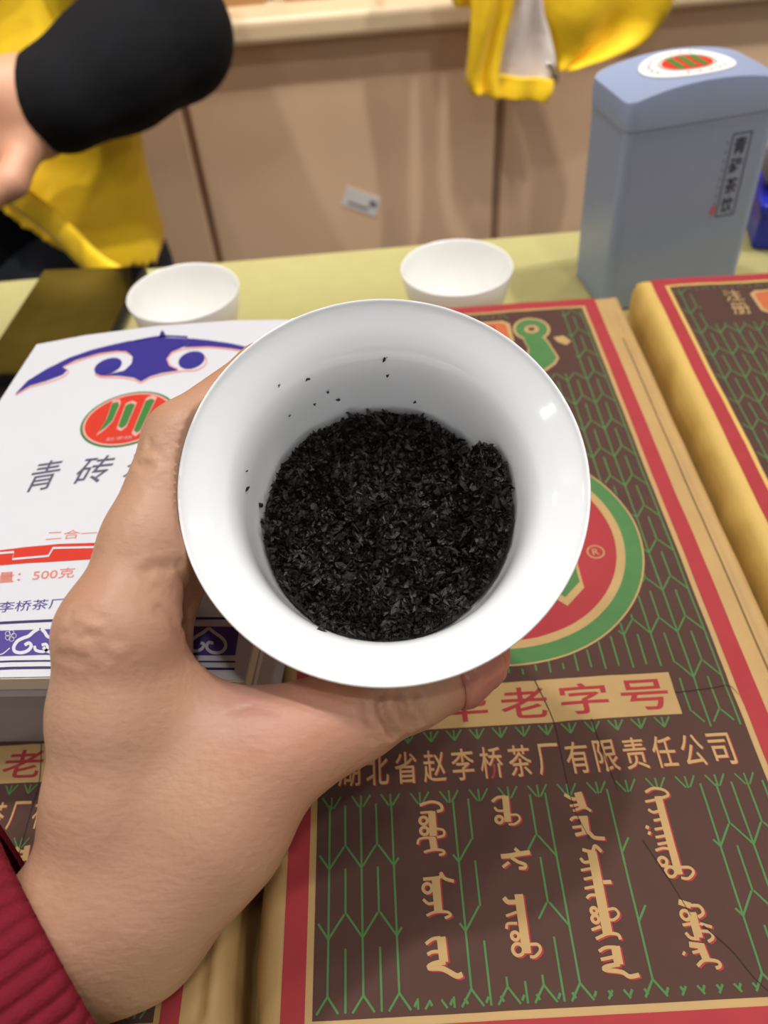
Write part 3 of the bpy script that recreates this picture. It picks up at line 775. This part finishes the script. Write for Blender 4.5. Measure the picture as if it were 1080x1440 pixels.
# index finger
iM, iP = J(164, 895, .166), out(.0075, -104, .0088)
iD, iT = out(.0145, -138, .0084), out(.018, -166, .0068)
mM, mP = J(186, 920, .184), out(.026, -106, .0130)
mD, mT = out(.031, -138, .0080), out(.033, -165, .007)
rM, rP = J(186, 935, .189), J(274, 688, .206); rD, rT = out(.037, -130, .008), out(.039, -158, .007)
pM, pP = J(190, 945, .193), J(256, 752, .217); pD, pT = out(.043, -126, .0075), out(.045, -150, .0065)
wr, wu = J(128, 1275, .165), J(160, 1270, .188)
WD = np.array([-.80, -.60, .10]); WD /= np.linalg.norm(WD)
def mid(a, b, t=.5): return a*(1-t)+b*t
HB.chain([iM, mid(iM, iP, .45), iP], [.0112, .0100, .0094], .004); HB.chain([iP, iD, iT], [.0094, .0080, .0068], .003)
HB.chain([mM, mid(mM, mP, .5), mP], [.0112, .0098, .0088], .004); HB.chain([mP, mD, mT], [.0088, .0078, .0068], .003)
HB.chain([rM, mid(rM, rP, .5), rP], [.0108, .0094, .0085], .004); HB.chain([rP, rD, rT], [.0085, .0075, .0066], .003)
HB.chain([pM, pP], [.0098, .0078], .004); HB.chain([pP, pD, pT], [.0078, .0068, .0060], .003)
# metacarpals and palm
HB.chain([iM, J(155, 1000, .165), J(150, 1120, .165), J(140, 1215, .165), wr], [.0112, .0108, .0110, .0116, .0125], .006)
HB.chain([mM, J(192, 1060, .181), J(190, 1180, .181), wu], [.0112, .011, .012, .013], .006)
HB.chain([rM, J(195, 1060, .194), wu], [.0105, .0108, .013], .006); HB.chain([pM, J(192, 1090, .202), wu], [.0098, .0105, .013], .006)
HB.cap(iM, mM, .0102, .0102, .006); HB.cap(mM, rM, .0100, .0098, .006); HB.cap(rM, pM, .0098, .0092, .006)
HB.cap(J(165, 1000, .168), J(195, 1060, .194), .0105, .0105, .008); HB.cap(J(165, 1140, .168), J(195, 1180, .192), .0112, .0112, .008)
# thumb
tC, tM = J(222, 1245, .169), J(382, 1062, .171)
tI, tT = out(.0215, 8, .0090), out(.0265, 33, .0080)
HB.chain([tC, mid(tC, tM, .5), tM], [.0142, .0142, .0116], .008)
HB.chain([tM, mid(tM, tI, .55), tI], [.0116, .0098, .0096], .005); HB.chain([tI, mid(tI, tT, .5), tT], [.0096, .0090, .0074], .003)
# web between thumb and index, thenar
HB.cap(J(212, 960, .172), J(330, 1040, .174), .0088, .0085, .008); HB.cap(J(190, 1030, .169), J(330, 1110, .171), .0108, .0105, .010); HB.cap(J(180, 1120, .169), J(290, 1180, .171), .0115, .0118, .010)
HB.cap(J(330, 1040, .174), J(425, 1030, .173), .0080, .0090, .008); HB.cap(J(222, 1245, .170), J(185, 1310, .172), .0138, .0132, .010)
# wrist and forearm
f0 = mid(wr, wu, .5)
HB.chain([wr, wr+WD*.03, wr+WD*.08], [.0125, .0135, .0150], .008); HB.chain([wu, wu+WD*.03, wu+WD*.08], [.0125, .0135, .0150], .008)
HB.chain([J(188, 1300, .174), f0+WD*.03, f0+WD*.08], [.0138, .0155, .0165], .010)
# keep fingers outside of the porcelain
gx = [HB.lo[i]+HB.h*np.arange(HB.n[i]) for i in range(3)]
X_, Y_, Z_ = np.meshgrid(*gx, indexing='ij'); dx, dy, dz = X_-RC[0], Y_-RC[1], Z_-RC[2]
sA = -(dx*AX[0]+dy*AX[1]+dz*AX[2]); rA = np.sqrt((dx*EX[0]+dy*EX[1]+dz*EX[2])**2+(dx*NE[0]+dy*NE[1]+dz*NE[2])**2)
aa = np.array(OUTP)[::-1]; ro_ = np.interp(-sA, aa[:, 1], aa[:, 0])
dist = np.where((sA > -.002) & (sA < .049), (ro_+.0001-rA), -1.)
HB.F = np.maximum(HB.F, np.minimum(dist, .02).astype(np.float32))
del X_, Y_, Z_, dx, dy, dz, sA, rA, ro_, dist
HV, HQ = HB.mesh(); HV = relax(HV, HQ, 2, .4); HN = vnormals(HV, HQ)
def skin_hit(px, py):      # first skin vertex met along the pixel's ray
    d = ray(px, py); d = d/np.linalg.norm(d); q = HV-CAM; t = q@d; e = np.linalg.norm(q-t[:, None]*d, axis=1)
    ok = (e < .0016) & ((HN@d) < 0)
    if not ok.any(): return None
    i = np.where(ok)[0][np.argmin(t[ok])]; return HV[i]
def crease(pts, dep, wid):
    P_ = [skin_hit(*p) for p in smooth_curve(pts, 5)]; P_ = [p for p in P_ if p is not None]
    if len(P_) < 2: return
    D = np.full(len(HV), 9.)
    for a, b in zip(P_[:-1], P_[1:]):
        ab = b-a; L2 = ab@ab
        if L2 < 1e-12 or L2 > .0004: continue
        t = np.clip((HV-a)@ab/L2, 0, 1); D = np.minimum(D, np.linalg.norm(HV-a-t[:, None]*ab, axis=1))
    global HV2
    HV2 = HV2-HN*(dep*np.exp(-(D/wid)**2)-.35*dep*np.exp(-((D-wid*1.9)/(wid*1.1))**2))[:, None]
HV2 = HV.copy()
for pts, dep, wid in (([(541, 966), (546, 1000), (556, 1042)], .0013, .0010), ([(567, 972), (575, 1005), (586, 1026)], .0012, .0010), ([(590, 980), (597, 1000), (602, 1018)], .0010, .0009), ([(520, 968), (526, 1010), (532, 1050)], .0005, .0009),
                      ([(262, 800), (270, 830), (266, 880)], .0005, .001), ([(185, 650), (205, 655)], .0004, .0009), ([(200, 620), (222, 628)], .0004, .0009), ([(182, 646), (200, 645), (225, 640)], .0003, .0008),
                      ([(85, 870), (120, 885), (160, 915)], .0003, .0010), ([(80, 890), (118, 905), (150, 935)], .0003, .0010), ([(100, 850), (140, 865), (185, 900)], .00025, .0010), ([(72, 925), (110, 935)], .00025, .001),
                      ([(205, 795), (235, 797), (262, 790)], .0004, .0011), ([(230, 850), (250, 870), (264, 900)], .0004, .0012), ([(330, 990), (350, 985), (385, 992)], .00025, .001)):
    crease(pts, dep, wid)
hand = mesh_obj('person', HV2, HQ, MATS['skin'], smooth=True, label='person\'s left hand in a red ribbed cuff, gripping the white bowl', category='person')
# thumbnail
fwd = (tT-tI)/np.linalg.norm(tT-tI); tn = tT-fwd*.002
rad_o = tn-RC; rad_o = rad_o+AX*(-(rad_o@AX)); rad_o /= np.linalg.norm(rad_o)
upn = rad_o*.78+AX*.62; upn -= fwd*(upn@fwd); upn /= np.linalg.norm(upn); sd = np.cross(upn, fwd)
nv_ = []; nf_ = []
def sdf_at(p):
    q = np.clip(((p-HB.lo)/HB.h), 0, np.array(HB.n)-2); b_ = q.astype(int); t = q-b_; v = 0.
    for a in (0, 1):
        for b in (0, 1):
            for c in (0, 1): v += HB.F[b_[0]+a, b_[1]+b, b_[2]+c]*(t[0] if a else 1-t[0])*(t[1] if b else 1-t[1])*(t[2] if c else 1-t[2])
    return v
TL_ = float(np.linalg.norm(tT-tI))
for i in range(11):
    g = i/10; l = min(TL_*.46+g*.0125, TL_); tilt = max(0, TL_*.46+g*.0125-TL_)/.0074
    for k in range(11):
        wq = 1-.28*max(0, (i-7)/3)**2-.12*max(0, (2-i)/2); a = (k/10-.5)*1.75*wq
        dr_ = (upn*cos(a)+sd*sin(a))*cos(tilt)+fwd*sin(tilt); o_ = tI+fwd*l; r_ = .004
        while r_ < .013 and sdf_at(o_+dr_*r_) < 0: r_ += .0002
        nv_.append(o_+dr_*(r_+.0004-.0007*max(0, (2-i)/2)-.0007*max(0, (abs(k-5)-3)/2)-.0004*max(0, (i-8)/2)))
for i in range(10):
    for k in range(10): nf_.append((i*11+k, i*11+k+1, i*11+k+12, i*11+k+11))
no = mesh_obj('thumbnail', nv_, nf_, MATS['nail'], hand, smooth=True, label='pinkish thumbnail')
sm = no.modifiers.new('thickness', 'SOLIDIFY'); sm.thickness = .0008; sm.offset = -1
def wrinkled_skin():
    m = MATS['skin']; nt = m.node_tree; N, L = nt.nodes, nt.links
    pb = N['Principled BSDF']; bp = [n for n in N if n.type == 'BUMP'][0]; tc = [n for n in N if n.type == 'TEX_COORD'][0]
    a = iM-wr; a = a/np.linalg.norm(a); b = np.cross(a, [0, 0, 1.]); b /= np.linalg.norm(b); c_ = np.cross(a, b)
    cmb = N.new('ShaderNodeCombineXYZ')
    for i, (v, sc) in enumerate(((a, 1100), (b, 260), (c_, 260))):
        d = N.new('ShaderNodeVectorMath'); d.operation = 'DOT_PRODUCT'; d.inputs[1].default_value = tuple(v*sc); L.new(tc.outputs['Object'], d.inputs[0]); L.new(d.outputs['Value'], cmb.inputs[i])
    nz = N.new('ShaderNodeTexNoise'); nz.inputs['Scale'].default_value = 1; nz.inputs['Detail'].default_value = 3; L.new(cmb.outputs[0], nz.inputs['Vector'])
    b2 = N.new('ShaderNodeBump'); b2.inputs['Distance'].default_value = .00010; L.new(nz.outputs['Fac'], b2.inputs['Height']); L.new(bp.outputs['Normal'], b2.inputs['Normal']); L.new(b2.outputs['Normal'], pb.inputs['Normal'])
    old = pb.inputs['Base Color'].links[0].from_socket
    for pt, r0, r1, col, amt in ((tT, .007, .022, (186, 104, 88), .75), (J(430, 1010, .168), .0, .03, (196, 128, 108), .5), (J(350, 990, .170), .0, .014, (150, 120, 128), .35), (iM, .004, .018, (196, 132, 112), .4)):
        ds = N.new('ShaderNodeVectorMath'); ds.operation = 'DISTANCE'; ds.inputs[1].default_value = tuple(pt); L.new(tc.outputs['Object'], ds.inputs[0])
        mr = N.new('ShaderNodeMapRange'); mr.inputs[1].default_value = r0; mr.inputs[2].default_value = r1; mr.inputs[3].default_value = amt; mr.inputs[4].default_value = 0; L.new(ds.outputs['Value'], mr.inputs[0])
        mx = N.new('ShaderNodeMix'); mx.data_type = 'RGBA'; mx.inputs[7].default_value = lin(col); L.new(mr.outputs[0], mx.inputs[0]); L.new(old, mx.inputs[6]); old = mx.outputs[2]
    L.new(old, pb.inputs['Base Color'])
wrinkled_skin()
# ribbed cuff and sleeve
cuff_o = f0+WD*.012
ub = np.cross(WD, [0, 0, 1.]); ub /= np.linalg.norm(ub); vb = np.cross(ub, WD)
cv_ = []; cf_ = []; NR = 54; seg = NR*8
rows = [(-.0005, .86), (-.0015, .92), (0, .985), (.002, 1.0), (.02, 1.0), (.04, 1.02), (.06, 1.05), (.075, 1.08), (.085, 1.2), (.12, 1.3), (.20, 1.38), (.26, 1.45)]
for li, (l, sc) in enumerate(rows):
    for k in range(seg):
        a = 2*pi*k/seg; rib = .0011*(abs(cos(NR*a/2))**.7-.5) if l < .08 else .0008*wob(a*.2, l*3, 30, 2)
        rx, rz = .0335*sc+rib, .0300*sc+rib
        cv_.append(cuff_o+WD*l+ub*cos(a)*rx+vb*sin(a)*rz)
for li in range(len(rows)-1):
    for k in range(seg):
        m_ = (k+1) % seg; cf_.append((li*seg+k, (li+1)*seg+k, (li+1)*seg+m_, li*seg+m_))
mesh_obj('sleeve', cv_, cf_, MATS['cuff'], hand, smooth=True, label='burgundy ribbed knit cuff')

# ------------------------------------------------------------------ cups
def cup(px, py, label):
    c_ = at(px, py, .043)
    pr = [(.0001, .004), (.012, .0042), (.0175, .008), (.0225, .018), (.0262, .030), (.0288, .0425), (.0292, .0432), (.0296, .0426), (.0272, .030), (.0236, .017), (.0185, .006), (.0170, .0045), (.0168, .0005), (.0150, 0), (.0145, .002), (.0001, .0022)]
    q = smooth_curve(pr[:6], 3); pr = [tuple(p) for p in q]+pr[6:]
    o = lathe('tea_cup', pr[::-1], MATS['cup_porcelain'], seg=72, label=label, category='cup', group='white tasting cups on the mat'); o.location = (c_[0], c_[1], -.0001)
    return o
cup(642, 374, 'small white tasting cup standing beyond the tea brick under the bowl')
cup(257, 409, 'small white tasting cup standing beside the dark phone')

# ------------------------------------------------------------------ phone
pr_ = at(207, 372, .008); pl_ = at(72, 374, .008)
pn = at(160, 470, .008)
dr = (pr_-pn)[:2]; dr /= np.linalg.norm(dr); ang = atan2(-dr[0], dr[1])
ph = empty('smartphone', (pr_[0], pr_[1], 0), ang, label='dark glossy smartphone lying at the far edge of the mat', category='phone')
o = box('case', -.070, 0, -.150, 0, 0, .0078, MATS['phone_frame'], ph); b = o.modifiers.new('bevel', 'BEVEL'); b.width = .004; b.segments = 4; b.affect = 'EDGES'
o = box('screen', -.0680, -.002, -.148, -.002, .0070, .0083, MATS['phone_glass'], ph, bev=.0006)
box('end_trim', -.066, -.004, -.1508, -.1490, .002, .006, MATS['phone_silver'], ph)

# ------------------------------------------------------------------ blue tin
def tin():
    TW, TD, TB, LH = .080, .0486, .0999, .0109
    r_ = empty('tea_tin', (.1355, .3855, .0008), radians(7), label='tall pale blue tea tin with domed lid and round white label', category='tin')
    r_.rotation_euler = (radians(-.7), radians(-1.5), radians(7.5))
    def rr(w_, d_, rad, n=6):
        out_ = []
        for cx_, cy_, a0 in ((w_-rad, rad, -pi/2), (w_-rad, d_-rad, 0), (rad, d_-rad, pi/2), (rad, rad, pi)):
            for k in range(n+1): out_.append((cx_+rad*cos(a0+pi/2*k/n), cy_+rad*sin(a0+pi/2*k/n)))
        return out_
    bz = prism('body', [(x, y) for x, y in rr(TW, TD, .006)], 0, TB, MATS['tin'], r_, bev=.0008)
    for p in bz.data.polygons: p.use_smooth = False
    out_ = rr(TW+.0012, TD+.0012, .0066); out_ = [(x-.0006, y-.0006) for x, y in out_]
    # lid: straight skirt, top arched along the width
    n_ = len(out_); v = []; f = []
    dome = lambda x: .0065*(1-((x-TW/2)/(TW/2+.0006))**2)**.85 if abs(x-TW/2) < TW/2+.0006 else 0
    nn = 40
    vs = [(x, y, TB-.001) for x, y in out_]+[(x, y, TB+LH+dome(x)) for x, y in out_]
    v = vs; f = [(i, (i+1) % n_, n_+(i+1) % n_, n_+i) for i in range(n_)]
    # resample front and back edges for the arch
    def ring_pts():
        o2 = []
        for i in range(n_):
            a, b2 = np.array(out_[i]), np.array(out_[(i+1) % n_]); L_ = np.linalg.norm(b2-a); k = max(1, int(L_/.004))
            o2 += [tuple(a+(b2-a)*j/k) for j in range(k)]
        return o2
    R_ = ring_pts(); m_ = len(R_)
    v = [(x, y, TB-.001) for x, y in R_]+[(x, y, TB+LH+dome(x)-.0012) for x, y in R_]
    c_ = np.array([TW/2, TD/2])
    for s_ in (.985, .9, .75, .55, .3, .05): 
        for x, y in R_:
            xx, yy = c_+(np.array([x, y])-c_)*s_; v.append((xx, yy, TB+LH+dome(xx)))
    f = []
    for l in range(7):
        for i in range(m_): f.append((l*m_+i, l*m_+(i+1) % m_, (l+1)*m_+(i+1) % m_, (l+1)*m_+i))
    f.append(tuple(7*m_+i for i in range(m_)))
    lid = mesh_obj('lid', v, f, MATS['tin'], r_, smooth=True)
    md = lid.modifiers.new('split', 'EDGE_SPLIT'); md.split_angle = radians(40)
    dz_ = lambda x, y: TB+LH+dome(x)
    lc = (TW/2, TD/2+.002)
    def onlid(fill, name, m, lev):
        p = Print(); fill(p)
        o_ = mesh_obj(name, [(x, y, dz_(x, y)+.0003+.00015*lev) for x, y in p.v], p.f, MATS[m], lid)
        return o_
    def rings(p, R1):
        for k in range(8): p.ring(lc, R1*k/8+1e-5, R1*(k+1)/8, 40, ry=.80)
    onlid(lambda p: rings(p, .0238), 'round_label', 'paper_white', 0); onlid(lambda p: p.ring(lc, .0138, .0144, 40, ry=.8), 'label_ring', 'ink_green', 1); onlid(lambda p: rings(p, .0128), 'label_emblem', 'ink_red', 1)
    def strokes(p):
        for k, x in enumerate((-.006, 0, .006)): p.grid(lc[0]+x-.0017, lc[0]+x+.0017, lc[1]-.0075, lc[1]+.0085, 2, 4)
    onlid(strokes, 'emblem_strokes', 'ink_green', 2)
    def marks(p):
        for k in range(15):
            a = radians(-60+k*22 if k else 0); a = radians(200-k*15) if k < 10 else radians(250+(k-10)*18); cc = (lc[0]+.0188*cos(a), lc[1]+.0188*.8*sin(a)); p.stroke([(cc[0]-.001, cc[1]-.0006), (cc[0]+.001, cc[1]+.0006)], .0012, n=1)
    onlid(marks, 'label_marks', 'grey_print', 1)
    # printed name plate on the front
    pl = Print(); x0, x1, z0, z1 = .0568, .0668, .047, .0895
    for a, b2 in (((x0, z0), (x1, z0)), ((x1, z0), (x1, z1)), ((x1+.0006, z1), (x0, z1)), ((x0, z1), (x0, z0))): pl.stroke([a, b2], .0005, n=1)
    for i, ch in enumerate('青砖茶饮'): pl.text(ch, quad_c(((x0+x1)/2, z1-.0060-.0102*i), .0033, .0042), .012)
    mesh_obj('name_plate', [(x, -.0003, z) for x, z in pl.v], [q if True else q for q in pl.f], MATS['tin_ink'], bz)
    pk = Print()
    for i in range(8): pk.stroke([(x0-.0022, z1-.003-.0045*i), (x0-.0022, z1-.0045-.0045*i)], .0007, n=1)
    mesh_obj('small_print', [(x, -.0003, z) for x, z in pk.v], pk.f, MATS['grey_print'], bz)
    sl = Print(); sl.disc((x0-.0022, z0+.004), .0017, 16, ry=1.7)
    mesh_obj('seal', [(x, -.0003, z) for x, z in sl.v], sl.f, MATS['tin_rose'], bz)
tin()
# blue box with a grey pouch behind the tin
a = at(1056, 352, 0)
bb = empty('storage_box', (a[0], a[1], 0), radians(-14), label='royal blue plastic box half hidden behind the tin', category='box')
box('tray', 0, .16, 0, .05, 0, .024, MATS['blue_plastic'], bb, bev=.003)
box('tray_lid', -.002, .162, -.002, .052, .022, .030, MATS['blue_plastic'], bb, bev=.003)
PB = Body((a[0]-.02, a[1]-.02, .02), (a[0]+.17, a[1]+.10, .09), .004)
PB.cap((a[0]+.02, a[1]+.02, .045), (a[0]+.12, a[1]+.005, .045), .017, .019, .01); PB.cap((a[0]+.05, a[1]+.025, .06), (a[0]+.10, a[1]+.01, .06), .012, .012, .01)
V_, Q_ = PB.mesh(); mesh_obj('pouch', V_, Q_, MATS['grey_fabric'], smooth=True, label='soft grey pouch lying on the blue box', category='pouch')

# ------------------------------------------------------------------ hanging yellow garment
GY = .99
gtop = hz+.36
def panel(name, left, right, m, parent, yoff=0, amp=.006, k=5., n=14, thick=.003):
    L_ = smooth_curve([aty(x, y, GY+yoff) for x, y in left], 5); R_ = smooth_curve([aty(x, y, GY+yoff) for x, y in right], 5)
    m_ = min(len(L_), len(R_)); L_ = L_[np.linspace(0, len(L_)-1, m_).astype(int)]; R_ = R_[np.linspace(0, len(R_)-1, m_).astype(int)]
    v = []; f = []
    for i in range(m_):
        for j in range(n+1):
            t = j/n; p = L_[i]*(1-t)+R_[i]*t; p = p+np.array([0, amp*sin(t*k*2+i*.12)+amp*.5*sin(i*.35+t*3), 0]); v.append(p)
    for i in range(m_-1):
        for j in range(n): q = i*(n+1)+j; f.append((q, q+1, q+n+2, q+n+1))
    o = mesh_obj(name, v, f, MATS[m], parent, smooth=True); s_ = o.modifiers.new('thickness', 'SOLIDIFY'); s_.thickness = thick; s_.offset = 0
    return o
ga = empty('garment', tuple(aty(740, -60, GY)), label='yellow garment with white lining hanging before the cabinet ledge', category='garment')
ga.location = (0, 0, 0)
panel('front_panel', [(690, -330), (672, -120), (665, 0), (660, 70), (657, 110), (664, 132)], [(740, -330), (728, -120), (722, 0), (708, 60), (700, 110), (704, 138)], 'yellow_cloth', ga, -.01)
panel('lower_hem', [(696, 106), (694, 120), (698, 138)], [(778, 112), (776, 128), (768, 143)], 'yellow_cloth', ga, -.012, amp=.003)
panel('lining', [(735, -330), (724, -120), (718, 0), (704, 60), (696, 105), (700, 122)], [(775, -330), (762, -120), (762, 0), (772, 45), (780, 85), (774, 122)], 'white_cloth', ga, 0, amp=.004)
panel('back_panel', [(765, -330), (752, -120), (755, 0), (770, 45), (780, 80), (786, 99)], [(880, -330), (960, -120), (945, -5), (925, 38), (890, 66), (800, 95)], 'yellow_cloth', ga, .008, amp=.009)
panel('side_flap', [(620, -200), (628, -60), (632, -10), (640, 8)], [(690, -200), (680, -60), (672, -10), (668, 12)], 'yellow_cloth', ga, .015, amp=.003)
zp = [aty(x, y, GY-.004) for x, y in ((770, 88), (776, 97), (782, 108), (780, 116))]
v_, f_ = tube(smooth_curve(zp, 4), .0035, 8); mesh_obj('zip_pull', v_, f_, MATS['steel'], ga, smooth=True)
hk = empty('garment_rail', (0, 0, 0), label='steel rail under the shelf board holding the yellow garment', category='rail')
tp = aty(690, -330, GY); tq = aty(880, -330, GY)
v_, f_ = tube([(tp[0]-.04, GY, tp[2]-.002), (tq[0]+.04, GY, tp[2]-.002)], .006, 12); mesh_obj('bar', v_, f_, MATS['steel'], hk, smooth=True)
for x in (tp[0]-.03, tq[0]+.03):
    v_, f_ = tube([(x, GY, tp[2]-.002), (x, CYF+.03, tp[2]-.002), (x, CYF+.10, hz+.3801)], .005, 10); mesh_obj('bracket', v_, f_, MATS['steel'], hk, smooth=True)

# ------------------------------------------------------------------ seated person in yellow behind the table
pe, pwr, ph_ = W(240, 50, .725), W(66, 145, .67), W(5, 162, .66)
cxp, cyp = -.42, .93
def tor(B, r=1.):
    B.chain([(cxp, cyp, -.22), (cxp, cyp, .05), (cxp, cyp-.01, .22)], [.135*r, .125*r, .13*r], .05, flat=((0, 1, 0), .75))
    B.cap((cxp-.14, cyp, .32), (cxp+.14, cyp, .32), .065*r, .065*r, .06)
    B.cap((cxp, cyp, .2), (cxp, cyp, .32), .13*r, .10*r, .06, flat=((0, 1, 0), .7))
shl = np.array([cxp+.165, cyp, .33]); shr = np.array([cxp-.165, cyp, .33]); elr = np.array([cxp-.20, cyp-.08, .05]); wrr = np.array([cxp-.17, .66, -.02])
PBD = Body((-.78, .44, FZ-.005), (-.08, 1.09, .68), .009)
tor(PBD, .9)
PBD.chain([shl, pe, pwr], [.046, .040, .027], .02); PBD.chain([shr, elr, wrr], [.046, .040, .027], .02)
PBD.chain([(cxp, cyp, .33), (cxp, cyp-.01, .44)], [.052, .05], .03)
hc = np.array([cxp, cyp-.035, .535])
PBD.cap(hc+np.array([0, .02, .03]), hc+np.array([0, -.005, -.035]), .085, .066, .03); PBD.cap(hc+np.array([0, -.075, .005]), hc+np.array([0, -.095, -.015]), .010, .014, .012)
for s_ in (-1, 1):
    PBD.cap(hc+np.array([s_*.085, .015, .015]), hc+np.array([s_*.085, .012, -.015]), .012, .010, .008, flat=((1, 0, 0), .6))
    hip = np.array([cxp+s_*.085, cyp, -.24]); kn = np.array([cxp+s_*.12, .58, -.24]); an = np.array([cxp+s_*.12, .60, FZ+.07])
    PBD.chain([hip, kn, an], [.07, .052, .035], .03); PBD.cap(an-np.array([0, -.02, .03]), an+np.array([0, -.12, -.04]), .034, .026, .02)
PBD.cap(hc+np.array([-.02, -.080, -.042]), hc+np.array([.02, -.080, -.042]), .007, .007, .006)
V_, Q_ = PBD.mesh(); V_ = relax(V_, Q_, 2)
pers = mesh_obj('person', V_, Q_, MATS['skin_far'], smooth=True, label='person in yellow apron and black sleeves behind the table', category='person')
# the visible hand, finer
HB2 = Body(np.minimum(pwr, ph_)-.11, np.maximum(pwr, ph_)+.09, .0028)
hd = (ph_-pwr)/np.linalg.norm(ph_-pwr); dn = np.array([0, -.25, -1.]); dn -= hd*(dn@hd); dn /= np.linalg.norm(dn); fr = np.cross(hd, dn); fr = fr if fr[1] < 0 else -fr
HB2.cap(pwr-hd*.03, pwr+hd*.02, .030, .030, .02); HB2.cap(pwr+hd*.015-dn*.018, pwr+hd*.06-dn*.02, .022, .020, .02); HB2.cap(pwr+hd*.015+dn*.018, pwr+hd*.06+dn*.022, .022, .019, .02)
for i in range(4):
    b_ = pwr+hd*.075+dn*(-.034+.022*i); k1 = b_+hd*.030+fr*.016; k2 = k1+fr*.012+hd*.008+dn*.010
    HB2.chain([b_-hd*.02, b_, k1, k2], [.012, .0125, .0105, .009], .006)
HB2.chain([pwr+hd*.03+fr*.018+dn*.025, pwr+hd*.055+fr*.034+dn*.045, pwr+hd*.085+fr*.035+dn*.055], [.014, .012, .010], .01)
V_, Q_ = HB2.mesh(); V_ = relax(V_, Q_, 1); mesh_obj('hand', V_, Q_, MATS['skin_far'], pers, smooth=True)
for s_ in (-1, 1):
    v_, f_ = [], []
    e_ = hc+np.array([s_*.030, -.070, .018])
    bm = bmesh.new(); bmesh.ops.create_icosphere(bm, subdivisions=2, radius=.011, matrix=Matrix.Translation(Vector(e_))); me = bpy.data.meshes.new('eye'); bm.to_mesh(me); bm.free(); me.materials.append(MATS['eye'])
    o = bpy.data.objects.new('eye', me); COL.objects.link(o); o.parent = pers
HR = Body((cxp-.14, cyp-.16, .46), (cxp+.14, cyp+.12, .70), .006); HR.cap(hc+np.array([0, .025, .045]), hc+np.array([0, .04, -.01]), .096, .085, .02)
HR.cut(lambda x, y, z: -(y-(hc[1]-.052-.35*(z-hc[2]-.05)*0))-0.*(z)); V_, Q_ = HR.mesh(); mesh_obj('hair', V_, Q_, MATS['hair'], pers, smooth=True)
TR_ = Body((-.78, .44, FZ+.02), (-.08, 1.09, .0), .009)
for s_ in (-1, 1):
    TR_.chain([(cxp+s_*.085, cyp, -.23), (cxp+s_*.12, .58, -.235), (cxp+s_*.12, .60, FZ+.09)], [.095, .072, .055], .03)
TR_.cap((cxp-.05, cyp, -.22), (cxp+.03, cyp, -.22), .10, .10, .04); V_, Q_ = TR_.mesh(); mesh_obj('trousers', V_, Q_, MATS['dark_trousers'], pers, smooth=True)
SH = Body((-.78, .55, -.25), (-.06, 1.09, .44), .006); tor(SH, .93)
pcf = W(84, 140, .668)
SH.chain([shl, mid(shl, pe, .5), pe, mid(pe, pcf, .5), pcf], [.060, .058, .053, .050, .043], .02); SH.chain([shr, elr, wrr], [.062, .056, .042], .025)
SH.cap((cxp, cyp, .33), (cxp, cyp-.005, .40), .062, .058, .02)
V_, Q_ = SH.mesh(); mesh_obj('black_shirt', V_, Q_, MATS['black_cloth'], pers, smooth=True, label='black long sleeved shirt')
AP = Body((-.70, .70, -.30), (-.10, 1.08, .32), .006); tor(AP, 1.07)
AP.chain([(cxp+.10, cyp-.06, -.02), (cxp+.10, cyp-.10, -.14), (cxp+.115, cyp-.12, -.26)], [.075, .085, .085], .04)
AP.chain([(cxp+.115, cyp-.04, .12), (cxp+.125, cyp-.05, -.02), (cxp+.125, cyp-.06, -.20)], [.055, .062, .062], .04)
for q in range(7): AP.cap((cxp+.02+.025*q, cyp-.155+.012*abs(q-3), -.02-.01*q), (cxp+.05+.022*q, cyp-.15+.012*abs(q-3), -.21), .010, .014, .012)
AP.cap((cxp+.06, cyp-.13, -.06), (cxp+.15, cyp-.08, -.10), .03, .03, .03); AP.cap((cxp-.02, cyp-.10, .10), (cxp+.1, cyp-.09, .16), .05, .04, .04)
A0, A1_ = W(0, 258, .79), W(125, 372, .79)
nrm = np.array([(A1_-A0)[2], 0, -(A1_-A0)[0]]); nrm /= np.linalg.norm(nrm); nrm = nrm if nrm[2] < 0 else -nrm
AP.cut(lambda x, y, z: (x-A0[0])*nrm[0]+(z-A0[2])*nrm[2]); AP.cut(lambda x, y, z: -.235-z)
V_, Q_ = AP.mesh(); ap = mesh_obj('apron', V_, Q_, MATS['yellow_cloth'], pers, smooth=True, label='bright yellow apron')
hem = smooth_curve([W(x, y, .735) for x, y in ((-60, 205), (0, 252), (60, 305), (128, 365), (180, 405))], 5)
v_ = []; f_ = []
for i, p in enumerate(hem):
    t = hem[min(i+1, len(hem)-1)]-hem[max(i-1, 0)]; q = np.cross(t, [0, 1., 0]); q /= np.linalg.norm(q)
    for k in range(5): v_.append(p+q*(.012*(k/2-1))+np.array([0, .004*(k/2-1)**2+.003*sin(i*.7), 0]))
for i in range(len(hem)-1):
    for k in range(4): f_.append((i*5+k, i*5+k+1, i*5+k+6, i*5+k+5))
o = mesh_obj('apron_hem', v_, f_, MATS['yellow_cloth'], pers, smooth=True); sm = o.modifiers.new('thickness', 'SOLIDIFY'); sm.thickness = .004
sto = empty('stool', (cxp, cyp, FZ), label='round dark stool under the person in yellow', category='stool')
lathe('seat', [(.0001, .375), (.15, .375), (.158, .383), (.158, .40), (.15, .408), (.0001, .408)][::-1], MATS['table_wood'], sto, seg=40)
for s_ in (45, 135, 225, 315):
    v_, f_ = tube([(.10*cos(radians(s_)), .10*sin(radians(s_)), .378), (.13*cos(radians(s_)), .13*sin(radians(s_)), 0)], .013, 10); mesh_obj('leg', v_, f_, MATS['table_wood'], sto, smooth=True)
